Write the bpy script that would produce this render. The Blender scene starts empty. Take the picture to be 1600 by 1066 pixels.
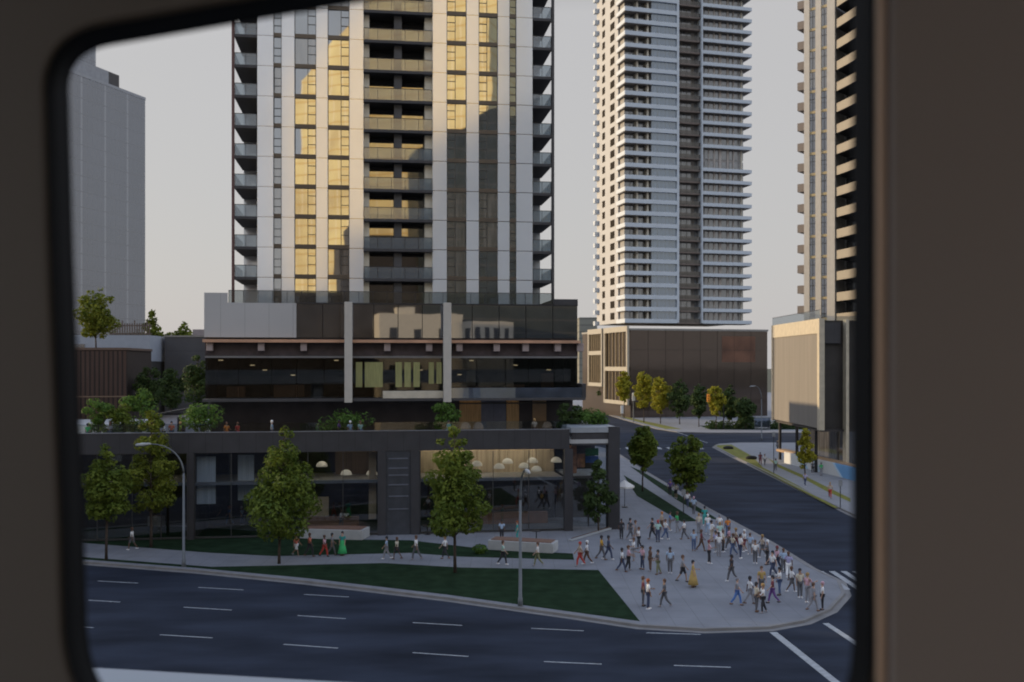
import bpy, bmesh, math, random
from math import radians as R, sin, cos, pi, atan, atan2, sqrt
from mathutils import Vector, Matrix
random.seed(7)
SC = bpy.context.scene
COL = SC.collection
F_PX, HZ, CX, EYE = 1568.0, 570.0, 800.0, 14.5      # focal length in photo pixels, horizon row, centre column, eye height

# ------------------------------------------------------------------ camera, sky, sun, exposure
cam = bpy.data.cameras.new('camera'); camo = bpy.data.objects.new('camera', cam); COL.objects.link(camo)
camo.location = (0, 0, EYE); camo.rotation_euler = (R(90), 0, 0)
cam.sensor_width = 36; cam.lens = 36*F_PX/1600; cam.shift_y = 37/1600
cam.clip_start = 0.05; cam.clip_end = 6000
cam.dof.use_dof = True; cam.dof.focus_distance = 9.5; cam.dof.aperture_fstop = 3.2
SC.camera = camo
SUN_AZ = atan2(-0.913, 0.407); SUN_EL = R(8.5)
SV = Vector((sin(SUN_AZ)*cos(SUN_EL), cos(SUN_AZ)*cos(SUN_EL), sin(SUN_EL)))
sun = bpy.data.lights.new('sun', 'SUN'); suno = bpy.data.objects.new('sun', sun); COL.objects.link(suno)
sun.energy = 4.2; sun.angle = R(0.6); sun.color = (1.0, 0.76, 0.47)
suno.rotation_euler = (-SV).to_track_quat('-Z', 'Y').to_euler()
W = bpy.data.worlds.new('World'); SC.world = W; W.use_nodes = True
nt = W.node_tree; nt.nodes.clear()
wo = nt.nodes.new('ShaderNodeOutputWorld'); bg = nt.nodes.new('ShaderNodeBackground')
sky = nt.nodes.new('ShaderNodeTexSky'); sky.sky_type = 'NISHITA'; sky.sun_disc = False
sky.sun_elevation = SUN_EL; sky.sun_rotation = SUN_AZ; sky.air_density = 1.3; sky.dust_density = 2.0; sky.ozone_density = 2.0
veil = nt.nodes.new('ShaderNodeMix'); veil.data_type = 'RGBA'; veil.inputs[0].default_value = 0.82
veil.inputs[7].default_value = (6.25, 6.1, 6.15, 1)      # thin even high cloud over the clear sky
nt.links.new(sky.outputs[0], veil.inputs[6])
# sky gain added above the view: bright mid band fills the facades, dimmer overhead
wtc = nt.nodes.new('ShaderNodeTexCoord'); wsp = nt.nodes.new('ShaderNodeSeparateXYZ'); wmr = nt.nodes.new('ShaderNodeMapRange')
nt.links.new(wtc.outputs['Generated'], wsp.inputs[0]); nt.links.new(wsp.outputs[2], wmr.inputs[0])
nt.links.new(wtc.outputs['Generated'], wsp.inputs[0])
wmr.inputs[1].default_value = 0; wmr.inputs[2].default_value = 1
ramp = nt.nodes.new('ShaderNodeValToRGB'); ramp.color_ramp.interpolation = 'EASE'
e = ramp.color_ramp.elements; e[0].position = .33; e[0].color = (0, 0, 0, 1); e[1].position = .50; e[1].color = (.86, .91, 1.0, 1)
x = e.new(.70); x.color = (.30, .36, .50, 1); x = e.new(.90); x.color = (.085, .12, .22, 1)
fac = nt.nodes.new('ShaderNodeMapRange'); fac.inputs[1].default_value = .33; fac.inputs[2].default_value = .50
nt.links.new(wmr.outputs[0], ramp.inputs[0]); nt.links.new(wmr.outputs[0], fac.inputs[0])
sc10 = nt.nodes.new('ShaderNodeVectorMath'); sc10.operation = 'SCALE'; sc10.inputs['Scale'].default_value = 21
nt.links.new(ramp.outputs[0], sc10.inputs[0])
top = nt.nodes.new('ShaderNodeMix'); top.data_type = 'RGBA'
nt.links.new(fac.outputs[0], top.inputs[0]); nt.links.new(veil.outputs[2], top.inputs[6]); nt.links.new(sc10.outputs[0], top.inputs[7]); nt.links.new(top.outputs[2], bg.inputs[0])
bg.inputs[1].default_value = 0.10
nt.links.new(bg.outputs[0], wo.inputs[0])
SC.view_settings.view_transform = 'Standard'; SC.view_settings.look = 'None'
SC.view_settings.exposure = 0.0; SC.view_settings.gamma = 1.0
SC.cycles.filter_width = 1.7

# ------------------------------------------------------------------ helpers
def lin(c):
    return tuple((v/12.92 if v <= .04045 else ((v+.055)/1.055)**2.4) for v in c)
MATS = {}
def mat(name, col, rough=.7, metal=0, spec=.4, var=.12, scale=1.5, bump=0, stretch=(1, 1, 1), emit=None):
    if name in MATS: return MATS[name]
    m = bpy.data.materials.new(name); m.use_nodes = True; n = m.node_tree; N = n.nodes
    p = N['Principled BSDF']
    p.inputs['Roughness'].default_value = rough; p.inputs['Metallic'].default_value = metal
    p.inputs['Specular IOR Level'].default_value = spec
    tc = N.new('ShaderNodeTexCoord'); mp = N.new('ShaderNodeMapping'); mp.inputs[3].default_value = stretch
    n.links.new(tc.outputs['Object'], mp.inputs[0])
    nz = N.new('ShaderNodeTexNoise'); nz.inputs['Scale'].default_value = scale; nz.inputs['Detail'].default_value = 6
    n.links.new(mp.outputs[0], nz.inputs['Vector'])
    rp = N.new('ShaderNodeValToRGB')
    rp.color_ramp.elements[0].position = .28; rp.color_ramp.elements[1].position = .74
    rp.color_ramp.elements[0].color = tuple(max(0, v*(1-var)) for v in col)+(1,)
    rp.color_ramp.elements[1].color = tuple(min(1, v*(1+var)) for v in col)+(1,)
    n.links.new(nz.outputs[0], rp.inputs[0]); n.links.new(rp.outputs[0], p.inputs['Base Color'])
    if bump:
        b = N.new('ShaderNodeBump'); b.inputs['Strength'].default_value = bump; b.inputs['Distance'].default_value = .05
        n.links.new(nz.outputs[0], b.inputs['Height']); n.links.new(b.outputs[0], p.inputs['Normal'])
    if emit:
        p.inputs['Emission Color'].default_value = emit[0]+(1,); p.inputs['Emission Strength'].default_value = emit[1]
    m['ramp'] = rp.name
    MATS[name] = m; return m
def add_lines(m, axis, pitch, off, width, col, amount=1.0):
    """thin joint lines every `pitch` metres along one object axis, laid into the material"""
    n = m.node_tree; N = n.nodes; p = N['Principled BSDF']
    tc = N.new('ShaderNodeTexCoord'); sp = N.new('ShaderNodeSeparateXYZ'); n.links.new(tc.outputs['Object'], sp.inputs[0])
    a = N.new('ShaderNodeMath'); a.operation = 'SUBTRACT'; n.links.new(sp.outputs[axis], a.inputs[0]); a.inputs[1].default_value = off-1000*pitch
    b = N.new('ShaderNodeMath'); b.operation = 'MODULO'; n.links.new(a.outputs[0], b.inputs[0]); b.inputs[1].default_value = pitch
    c = N.new('ShaderNodeMath'); c.operation = 'LESS_THAN'; n.links.new(b.outputs[0], c.inputs[0]); c.inputs[1].default_value = width
    d = N.new('ShaderNodeMath'); d.operation = 'MULTIPLY'; n.links.new(c.outputs[0], d.inputs[0]); d.inputs[1].default_value = amount
    mx = N.new('ShaderNodeMix'); mx.data_type = 'RGBA'
    src = p.inputs['Base Color'].links[0].from_socket
    n.links.new(d.outputs[0], mx.inputs[0]); n.links.new(src, mx.inputs[6]); mx.inputs[7].default_value = col+(1,)
    n.links.new(mx.outputs[2], p.inputs['Base Color'])
    return m
def mirror(name, base, refl, tint=(1, 1, 1), rough=.02, wob=.004, wscale=.35, var=.5, stretch=(1, 1, 1), nscale=.8):
    """coated building glass: part mirror, part dark room behind"""
    if name in MATS: return MATS[name]
    m = mat(name, base, .5, var=var, scale=nscale, stretch=stretch); n = m.node_tree; N = n.nodes
    out = N['Material Output']; p = N['Principled BSDF']; p.inputs['Specular IOR Level'].default_value = .1
    g = N.new('ShaderNodeBsdfGlossy'); g.inputs['Roughness'].default_value = rough; g.inputs['Color'].default_value = tint+(1,)
    nz = N.new('ShaderNodeTexNoise'); nz.inputs['Scale'].default_value = wscale; nz.inputs['Detail'].default_value = 1
    tc = N.new('ShaderNodeTexCoord'); n.links.new(tc.outputs['Object'], nz.inputs['Vector'])
    b = N.new('ShaderNodeBump'); b.inputs['Strength'].default_value = wob; b.inputs['Distance'].default_value = 1.0
    n.links.new(nz.outputs[0], b.inputs['Height']); n.links.new(b.outputs[0], g.inputs['Normal'])
    mx = N.new('ShaderNodeMixShader'); mx.inputs[0].default_value = refl
    n.links.new(p.outputs[0], mx.inputs[1]); n.links.new(g.outputs[0], mx.inputs[2]); n.links.new(mx.outputs[0], out.inputs[0])
    return m
def sheen(m, fac, rough):
    n = m.node_tree; N = n.nodes; g = N.new('ShaderNodeBsdfGlossy'); g.inputs['Roughness'].default_value = rough; g.inputs['Color'].default_value = (.95, .95, .95, 1)
    mx = N.new('ShaderNodeMixShader'); mx.inputs[0].default_value = fac; out = N['Material Output']
    n.links.new(N['Principled BSDF'].outputs[0], mx.inputs[1]); n.links.new(g.outputs[0], mx.inputs[2]); n.links.new(mx.outputs[0], out.inputs[0]); return m
def frosted(name, col, tint, refl=.12, body=.3):
    m = clear(name, tint, refl); n = m.node_tree; N = n.nodes; out = N['Material Output']; src = out.inputs[0].links[0].from_socket
    d = N.new('ShaderNodeBsdfDiffuse'); d.inputs[0].default_value = col+(1,); mx = N.new('ShaderNodeMixShader'); mx.inputs[0].default_value = body
    n.links.new(src, mx.inputs[1]); n.links.new(d.outputs[0], mx.inputs[2]); n.links.new(mx.outputs[0], out.inputs[0]); return m
def clear(name, tint, refl=.12, fres=True):
    if name in MATS: return MATS[name]
    m = bpy.data.materials.new(name); m.use_nodes = True; n = m.node_tree; N = n.nodes
    N.remove(N['Principled BSDF']); out = N['Material Output']
    t = N.new('ShaderNodeBsdfTransparent'); t.inputs[0].default_value = tint+(1,)
    g = N.new('ShaderNodeBsdfGlossy'); g.inputs['Roughness'].default_value = .02
    mx = N.new('ShaderNodeMixShader'); mx.inputs[0].default_value = refl
    n.links.new(t.outputs[0], mx.inputs[1]); n.links.new(g.outputs[0], mx.inputs[2]); n.links.new(mx.outputs[0], out.inputs[0])
    MATS[name] = m; return m

class MB:
    def __init__(s): s.v = []; s.f = []
    def poly_prism(s, pts, z0, z1):
        n = len(pts); b = len(s.v)
        a = sum(pts[i][0]*pts[(i+1) % n][1]-pts[(i+1) % n][0]*pts[i][1] for i in range(n))
        if a < 0: pts = pts[::-1]
        s.v += [(p[0], p[1], z0) for p in pts]+[(p[0], p[1], z1) for p in pts]
        s.f.append(tuple(b+i for i in reversed(range(n)))); s.f.append(tuple(b+n+i for i in range(n)))
        for i in range(n):
            j = (i+1) % n; s.f.append((b+i, b+j, b+n+j, b+n+i))
        return s
    def box(s, x0, x1, y0, y1, z0, z1):
        return s.poly_prism([(min(x0, x1), min(y0, y1)), (max(x0, x1), min(y0, y1)), (max(x0, x1), max(y0, y1)), (min(x0, x1), max(y0, y1))], min(z0, z1), max(z0, z1))
    def sheet(s, pts, z):
        n = len(pts); b = len(s.v)
        a = sum(pts[i][0]*pts[(i+1) % n][1]-pts[(i+1) % n][0]*pts[i][1] for i in range(n))
        if a < 0: pts = pts[::-1]
        s.v += [(p[0], p[1], z) for p in pts]; s.f.append(tuple(range(b, b+n))); return s
    def tube(s, pts, rad, seg=10, cap=True):
        pts = [Vector(p) for p in pts]
        if not isinstance(rad, (list, tuple)): rad = [rad]*len(pts)
        b = len(s.v); n = len(pts); up = None
        for i, p in enumerate(pts):
            d = (pts[min(i+1, n-1)]-pts[max(i-1, 0)]).normalized()
            if up is None:
                up = Vector((1, 0, 0)) if abs(d.x) < .8 else Vector((0, 1, 0))
            u = (up-d*up.dot(d)).normalized(); w = d.cross(u); up = u
            for k in range(seg):
                a = 2*pi*k/seg; q = p+(u*cos(a)+w*sin(a))*rad[i]; s.v.append(tuple(q))
        for i in range(n-1):
            for k in range(seg):
                k2 = (k+1) % seg
                s.f.append((b+i*seg+k, b+i*seg+k2, b+(i+1)*seg+k2, b+(i+1)*seg+k))
        if cap:
            s.f.append(tuple(b+k for k in reversed(range(seg)))); s.f.append(tuple(b+(n-1)*seg+k for k in range(seg)))
        return s
    def ball(s, c, r, seg=12, rings=8, top=1.0, bot=-1.0):
        if not isinstance(r, (list, tuple)): r = (r, r, r)
        b = len(s.v)
        for i in range(rings+1):
            t = bot+(top-bot)*i/rings; ph = t*pi/2
            for k in range(seg):
                a = 2*pi*k/seg; s.v.append((c[0]+r[0]*cos(ph)*cos(a), c[1]+r[1]*cos(ph)*sin(a), c[2]+r[2]*sin(ph)))
        for i in range(rings):
            for k in range(seg):
                k2 = (k+1) % seg; s.f.append((b+i*seg+k, b+i*seg+k2, b+(i+1)*seg+k2, b+(i+1)*seg+k))
        s.f.append(tuple(b+k for k in reversed(range(seg)))); s.f.append(tuple(b+rings*seg+k for k in range(seg)))
        return s
    def build(s, name, m, parent=None, smooth=False, bevel=0, loc=None):
        me = bpy.data.meshes.new(name); me.from_pydata(s.v, [], s.f); me.update()
        me.materials.append(m)
        if smooth: me.polygons.foreach_set('use_smooth', [True]*len(me.polygons))
        o = bpy.data.objects.new(name, me); COL.objects.link(o)
        if parent: o.parent = parent
        if loc: o.location = loc
        if bevel:
            bv = o.modifiers.new('bevel', 'BEVEL'); bv.width = bevel; bv.segments = 2; bv.limit_method = 'ANGLE'
        return o
def tag(o, label=None, cat=None, group=None, kind=None):
    if label: o['label'] = label
    if cat: o['category'] = cat
    if group: o['group'] = group
    if kind: o['kind'] = kind
    return o
def thing(name, label, cat, loc=(0, 0, 0), rz=0, group=None):
    o = bpy.data.objects.new(name, None); COL.objects.link(o); o.location = loc; o.rotation_euler = (0, 0, rz)
    o.empty_display_size = .2
    return tag(o, label, cat, group)
KIDS = {}
def copy_part(o, parent, dz=0, dx=0, dy=0):
    c = o.copy(); COL.objects.link(c); c.parent = parent
    c.location = (o.location[0]+dx, o.location[1]+dy, o.location[2]+dz)
    return c
def G(px, py):
    Y = EYE*F_PX/(py-HZ); return ((px-CX)*Y/F_PX, Y)
class Fr:
    """a facade frame: local x runs along the wall, local y into the building"""
    def __init__(s, x, y, rot): s.x, s.y, s.r, s.c, s.s = x, y, rot, cos(rot), sin(rot)
    def fx(s, px, D=0):
        k = (px-CX)/F_PX; return (k*(s.y+D*s.c)-s.x+D*s.s)/(s.c-k*s.s)
    def fz(s, px, py, D=0):
        Y = s.y+s.fx(px, D)*s.s+D*s.c; return EYE+(HZ-py)/F_PX*Y
    def world(s, x, D): return (s.x+x*s.c-D*s.s, s.y+x*s.s+D*s.c)

# ------------------------------------------------------------------ materials
asphalt = mat('asphalt', (.029, .036, .052), .9, var=.45, scale=.22, bump=.15, spec=.08, stretch=(.6, 1.6, 1))
ground_m = mat('dry_ground', (.06, .065, .04), .95, var=.3, scale=.05)
paving = mat('paving', (.215, .225, .245), .85, var=.12, scale=.5)
add_lines(paving, 0, 1.5, 0, .03, (.12, .12, .125), .7); add_lines(paving, 1, 1.5, 0, .03, (.12, .12, .125), .7)
walk_m = mat('walk_concrete', (.25, .255, .265), .85, var=.1, scale=.6)
kerb_m = mat('kerb_concrete', (.22, .215, .21), .85, var=.15, scale=1)
grass_m = mat('grass', (.019, .037, .019), .95, var=.35, scale=.9, bump=.5, spec=.03)
grass_y = mat('sunny_grass', (.17, .17, .022), .95, var=.3, scale=1.2, bump=.5)  # low sun put into the grass colour as yellow
paint_m = mat('road_paint', (.36, .38, .39), .7, var=.25, scale=3)
conc_m = mat('concrete', (.42, .43, .43), .85, var=.12, scale=1.2)
pale_conc = mat('pale_concrete', (.36, .38, .39), .8, var=.06, scale=1)
char_m = mat('charcoal_cladding', (.045, .045, .05), .5, var=.15, scale=.8)
add_lines(char_m, 0, 1.35, .2, .03, (.015, .015, .018), .8)
dark_m = mat('dark_metal', (.03, .03, .033), .45, metal=.2, var=.15)
black_m = mat('black_rubber', (.012, .012, .012), .8, var=.2, spec=.05)
white_pier = mat('white_panel', (.79, .83, .87), .45, var=.06, scale=.25)
slab_dark = mat('dark_slab', (.06, .058, .06), .7, var=.15)
steel_m = mat('galvanised_steel', (.15, .165, .175), .6, metal=.2, var=.1, scale=3)
rail_glass = frosted('balcony_glass', (.42, .45, .47), (.66, .72, .76), .15, .2)
room_glass = clear('shop_glass', (.8, .83, .85), .10)

# ------------------------------------------------------------------ ground, road, pavements
tag(MB().sheet([(-3000, -3000), (3000, -3000), (3000, 3500), (-3000, 3500)], -.06).build('ground', ground_m), kind='structure')
tag(MB().sheet([(-260, -40), (300, -40), (300, 240), (40, 240), (40, 520), (0, 520), (0, 240), (-260, 240)], 0).build('road', asphalt), kind='structure')
kerbL = [(-150, 97), (-60, 79)]+[G(*p) for p in ((140, 881), (310, 894), (480, 911), (700, 937), (900, 965), (1000, 980), (1100, 986), (1200, 983), (1255, 973), (1295, 955), (1318, 930), (1310, 910), (1265, 889), (1200, 848), (1100, 794), (1000, 734))]+[(16.8, 170), (13, 182)]
isl = kerbL+[(-150, 182)]
tag(MB().poly_prism(isl, -.05, .14).build('pavement', paving), kind='structure')
def offset(pts, d):
    out = []
    for i, p in enumerate(pts):
        a = Vector(pts[max(i-1, 0)]); b = Vector(pts[min(i+1, len(pts)-1)]); t = (b-a).normalized()
        out.append((p[0]+t.y*d, p[1]-t.x*d))
    return out
def strip(name, pts, d0, d1, z0, z1, m):
    a = offset(pts, d0); b = offset(pts, d1); mb = MB()
    for i in range(len(pts)-1): mb.poly_prism([a[i], a[i+1], b[i+1], b[i]], z0, z1)
    return tag(mb.build(name, m), kind='structure')
strip('kerb', kerbL, -.12, .10, -.02, .155, kerb_m); strip('gutter', kerbL, .10, .5, -.02, .012, kerb_m)
kerbR = [(33.2, 40), (32.9, 97.6), (33.6, 120), G(1200, 740), G(1150, 716), (35.6, 176), (37.5, 182), (42, 185), (300, 185)]
islR = kerbR+[(300, 40)]
tag(MB().poly_prism(islR, -.05, .14).build('pavement', walk_m), kind='structure')
strip('kerb', kerbR, -.10, .12, -.02, .155, kerb_m); strip('gutter', kerbR, -.5, -.10, -.02, .012, kerb_m)
islF = [(20, 520), (22, 360), (27, 300), (29.5, 262), (32.5, 226), (35.5, 215), (42, 212.5), (300, 212.5), (300, 520)]
tag(MB().poly_prism(islF, -.05, .14).build('pavement', walk_m), kind='structure')
strip('kerb', islF[:8], -.12, .1, -.02, .155, kerb_m)
islFL = [(3, 520), (6, 360), (12, 300), (15, 255), (16.5, 220), (14, 212.5), (-250, 212.5), (-250, 520)]
tag(MB().poly_prism(islFL, -.05, .14).build('pavement', walk_m), kind='structure')
strip('kerb', islFL[:7], -.1, .12, -.02, .155, kerb_m)
def lawn(pts, z=.148, m=grass_m, px=True):
    return tag(MB().sheet([G(*p) for p in pts] if px else pts, z).build('lawn', m), kind='structure')
lawn([(60, 868), (135, 874), (200, 879), (330, 889), (430, 887), (600, 883), (720, 890), (935, 894), (1000, 975), (900, 961), (700, 933), (480, 907), (310, 891), (140, 878), (60, 873)])
lawn([(60, 812), (135, 816), (200, 822), (300, 826), (400, 832), (560, 846), (640, 847), (760, 861), (895, 868), (897, 878), (720, 873), (640, 867), (430, 872), (330, 867), (140, 852), (60, 845)])
lawn([(974, 744), (1003, 761), (1090, 817), (1065, 818), (995, 777)])
lawn([(984, 730), (1003, 738), (1044, 763), (1077, 786), (1125, 816), (1108, 812), (1060, 785), (1020, 757)])
lawn([(1116, 697), (1143, 696), (1175, 714), (1192, 732), (1240, 757), (1310, 796), (1304, 796), (1166, 724)], m=grass_y)
lawn([(1199, 717), (1220, 729), (1250, 742), (1329, 781), (1329, 787), (1288, 768), (1254, 749), (1216, 732)], m=grass_y)
lawn([(34.3, 224), (30.8, 262), (28.4, 300), (30, 300), (33, 262), (38, 224)], px=False, m=grass_y)
lawn([(44, 222), (44, 236), (78, 246), (78, 222)], px=False)
# painted lines
pn = [0]
def dash(a, b, w=.13, z=.006):
    p, q = Vector(G(*a)), Vector(G(*b)); t = (q-p).normalized(); n = Vector((-t.y, t.x))*w/2
    o = MB().sheet([tuple(p-n), tuple(q-n), tuple(q+n), tuple(p+n)], z).build('lane_marking', paint_m)
    return tag(o, kind='structure')
for a, b in (((60, 900), (110, 904)), ((153, 908), (216, 911.5)), ((310, 918), (380, 922)), ((475, 929), (545, 933)),
             ((138, 938), (188, 941)), ((287, 949), (362, 953.5)), ((465, 962), (540, 967)), ((645, 973), (722, 977.5)), ((830, 982), (912, 986)), ((1010, 989), (1095, 991.5)),
             ((100, 978), (146, 981)), ((250, 992), (332, 997)), ((443, 1007), (528, 1013)), ((645, 1020), (732, 1026)), ((850, 1034), (940, 1038)), ((1053, 1040), (1142, 1043))):
    dash(a, b)
dash((1208, 988), (1318, 1076), .42); dash((1290, 974), (1345, 1010), .36)
dash((1040, 669), (1105, 692), .2); dash((998, 658), (1040, 669), .2)
cw = MB()
for i in range(14):
    x0 = 21.4+i*.82; cw.sheet([(x0, 64.6), (x0+.42, 64.6), (x0+.42, 70.4), (x0, 70.4)], .016)
tag(cw.build('crosswalk', paint_m), kind='structure')
cw = MB()
for i in range(9):
    cw.sheet([(18+i*1.8, 172.5), (18.7+i*1.8, 172.5), (18.7+i*1.8, 176), (18+i*1.8, 176)], .006)
tag(cw.build('crosswalk', paint_m), kind='structure')

# ------------------------------------------------------------------ the main building: podium and tower
M = Fr(0, 86, atan(.139))
main = thing('apartment_building', 'high-rise with white vertical piers and gold reflections on a dark two-step podium', 'apartment building', (0, 86, 0), M.r)
TD = 10.0                                   # tower front behind podium front
FH = 46.9*(M.y+M.fx(500, TD)*M.s+TD*M.c)/F_PX
Z0 = M.fz(500, 435, TD)                     # a floor line
NF = 15                                     # floors above it
ZT = Z0+NF*FH
ZR = M.fz(600, 475, 6.5)                    # podium roof
tx = lambda px: M.fx(px, TD)
sheen(white_pier, .36, .13); add_lines(white_pier, 2, FH, Z0, .07, (.05, .05, .055), 1.0)
room_dark = mat('tower_core', (.05, .05, .055), .6, var=.2)
MB().box(tx(402)+.02, tx(568)-.02, TD+.35, TD+28, ZR, ZT).box(tx(676)+.02, tx(832)-.02, TD+.35, TD+28, ZR, ZT).box(tx(568)-.02, tx(676)+.02, TD+2.4, TD+27.9, ZR, ZT-.01).build('core_wall', room_dark, main)
for a, b in ((368, 402.2), (831.8, 860)): MB().box(tx(a), tx(b), TD+6, TD+24, ZR, ZT).build('end_wall', white_pier, main)
for a, b in ((402, 427), (440, 460), (494, 512), (546, 568), (676, 698), (729, 748), (778, 796), (807, 832)):
    MB().box(tx(a), tx(b), TD, TD+.6, ZR, ZT).build('pier', white_pier, main, bevel=.015)
for a, b in ((362, 366), (862, 866)):
    MB().box(tx(a), tx(b), TD-.05, TD+.25, ZR, ZT).build('corner_post', slab_dark if a > 600 else mat('brown_post', (.12, .06, .055), .6), main)
for a, b in ((568, 577), (664, 676)):
    MB().box(tx(a)+.003, tx(b)-.003, TD+.6, TD+2.3, ZR, ZT).build('recess_cheek', mat('cream_cheek', (.62, .58, .48), .6), main)
MB().box(tx(616), tx(628), TD+.5, TD+2.4, ZR, ZT).build('recess_pier', mat('grey_pier', (.075, .075, .08), .6), main)
spandrel = mat('bronze_spandrel', (.11, .09, .07), .4, metal=.3)
frame_m = mat('window_frame', (.05, .05, .05), .4)
tg = [mirror('tower_glass', (.035, .045, .06), .5, (.9, .95, 1.0), var=.7, stretch=(3, 3, .5), nscale=.9),
      mirror('tower_glass_curtained', (.15, .13, .11), .42, (.9, .93, .95), var=.8, stretch=(5, 5, .35), nscale=.8)]
def window_set(a, b, side):
    x0, x1 = tx(a)+.004, tx(b)-.004; w = x1-x0; f = MB(); t = .055
    f2 = MB().box(x0, x1, TD+.13, TD+.34, 0, .36)
    f.box(x0, x1, TD+.16, TD+.3, FH-t, FH-.01).box(x0, x0+t, TD+.16, TD+.3, .36, FH-t).box(x1-t, x1, TD+.16, TD+.3, .36, FH-t)
    if side == 0:
        for h in (.36, .62): f.box(x0+t, x1-t, TD+.17, TD+.29, FH*h, FH*h+t)
    else:
        s = x0+w*(.6 if side > 0 else .42); f.box(s, s+t, TD+.17, TD+.29, .36, FH-t)
        f.box(x0+t, s, TD+.175, TD+.285, FH*.74, FH*.74+t) if side < 0 else f.box(s+t, x1-t, TD+.175, TD+.285, FH*.74, FH*.74+t)
        f.box(s+t, x1-t, TD+.18, TD+.28, FH*.45, FH*.45+t) if side > 0 else f.box(x0+t, s, TD+.18, TD+.28, FH*.45, FH*.45+t)
    p = MB().box(x0, x1, TD+.22, TD+.25, .36, FH-.02)
    return f, f2, p
for (a, b, side) in ((427, 440, 0), (460, 494, 1), (512, 546, 1), (698, 729, -1), (748, 778, -1), (796, 807, 0)):
    f, f2, p = window_set(a, b, side)
    z = Z0-FH
    fo = f.build('window', frame_m, main, loc=(0, 0, z)); so = f2.build('spandrel', spandrel, fo); po = p.build('pane', tg[0], fo)
    po.material_slots[0].link = 'OBJECT'; po.material_slots[0].material = tg[random.random() < .5]
    for k in range(1, NF+1):
        c = copy_part(fo, main, dz=k*FH); copy_part(so, c); q = copy_part(po, c)
        tz_, tx_ = random.gauss(0, .0045), random.gauss(0, .0035); xm = (tx(a)+tx(b))/2
        q.rotation_euler = (tx_, 0, tz_); q.location = (0, -xm*tz_, -TD*tx_)
        q.material_slots[0].material = tg[1 if random.random() < (.5 if k < 5 else .12) else 0]
def balcony(a, b, d0, d1, railside):
    x0, x1 = tx(a)+.004, tx(b)-.004
    s = MB().box(x0, x1, TD+d0, TD+d1, -.20, .06)
    r = MB().box(x0+.03, x1-.03, TD+d0+.05, TD+d0+.07, .06, 1.12)
    if railside: xs = x0+.03 if railside < 0 else x1-.05; r.box(xs, xs+.02, TD+d0+.07, TD+d1, .06, 1.12)
    h = MB().box(x0+.02, x1-.02, TD+d0+.03, TD+d0+.09, 1.12, 1.17)
    n = max(2, int((x1-x0)/1.1))
    for i in range(n+1):
        xx = x0+.03+(x1-x0-.1)*i/n; h.box(xx, xx+.035, TD+d0+.035, TD+d0+.085, .06, 1.12)
    return s, r, h
for (a, b, d0, d1, rs) in ((366, 402, 0, 6, -1), (832, 862, 0, 6, 1), (568, 676, -.1, 2.4, 0)):
    s, r, h = balcony(a, b, d0, d1, rs)
    so = s.build('balcony', slab_dark, main, loc=(0, 0, Z0)); ro = r.build('balustrade', rail_glass, so); ho = h.build('handrail', dark_m, so)
    for k in range(1, NF):
        c = copy_part(so, main, dz=k*FH); copy_part(ro, c); copy_part(ho, c)
# the recessed glazing behind the middle balconies
rw = MB().box(tx(577), tx(616), TD+2.3, TD+2.36, .2, FH-.25).box(tx(628), tx(664), TD+2.3, TD+2.36, .2, FH-.25)
ro = rw.build('balcony_door', mirror('door_glass', (.03, .033, .04), .3, (.9, .9, .9)), main, loc=(0, 0, Z0-FH))
for k in range(1, NF+1): copy_part(ro, main, dz=k*FH)

# upper podium
UD = 6.5
ux = lambda px: M.fx(px, UD)
uz = lambda py: M.fz(600, py, UD)
grey_panel = mat('grey_metal_panel', (.42, .42, .42), .45, var=.06, scale=.2); add_lines(grey_panel, 0, 2.1, 0, .03, (.14, .14, .14), .6)  # glass reflecting sky, built as flat grey with the reflection in its colour
pod_glass = mirror('podium_glass', (.018, .02, .024), .42, (.85, .9, 1.0), wob=.004)
pod_glass2 = mirror('lounge_glass', (.03, .028, .024), .06, (.85, .9, .95), wob=.006, var=.9, nscale=.5, stretch=(1, 1, 2))
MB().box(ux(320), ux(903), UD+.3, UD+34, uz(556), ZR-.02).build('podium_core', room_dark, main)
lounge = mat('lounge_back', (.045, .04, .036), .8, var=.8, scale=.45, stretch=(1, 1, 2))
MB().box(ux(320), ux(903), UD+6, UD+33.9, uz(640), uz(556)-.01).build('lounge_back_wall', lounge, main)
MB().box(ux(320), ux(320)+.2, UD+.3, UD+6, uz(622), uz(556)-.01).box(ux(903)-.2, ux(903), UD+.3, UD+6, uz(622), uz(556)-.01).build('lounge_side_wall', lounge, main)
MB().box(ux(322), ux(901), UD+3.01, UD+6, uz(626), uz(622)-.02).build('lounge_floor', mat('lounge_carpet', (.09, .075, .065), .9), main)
lgl = mat('lounge_lamp', (1, .9, .7), emit=((1, .74, .42), .75))  # glowing strips added to imitate light rows reflected in the lounge glass
for k_, px in enumerate((338, 385, 402, 452, 520, 574, 655, 720, 742, 808, 866)):
    d_ = UD+1.2+(k_*37 % 11)*.4; MB().box(ux(px), ux(px)+.4, d_, d_+.14, uz(556)-.45-(k_ % 4)*.45, uz(556)-.37-(k_ % 4)*.45).build('lounge_lamp', lgl, main)
for px, w_, h_, d_, c_ in ((345, 30, 1.0, 3.5, 'warm_counter'), (420, 50, 1.1, 4.5, 'warm_counter'), (715, 60, 1.0, 3.8, 'warm_counter'), (738, 14, 2.4, 5.2, 'cream_front'), (800, 30, 1.1, 4, 'warm_counter'), (860, 20, 2.2, 5.0, 'warm_counter')):
    MB().box(ux(px), ux(px+w_), UD+d_, UD+d_+.5, uz(622)-.01, uz(622)+h_).build('lounge_furniture', mat(c_, (.25, .14, .09) if c_ == 'warm_counter' else (.55, .50, .40), .7), main)
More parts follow.
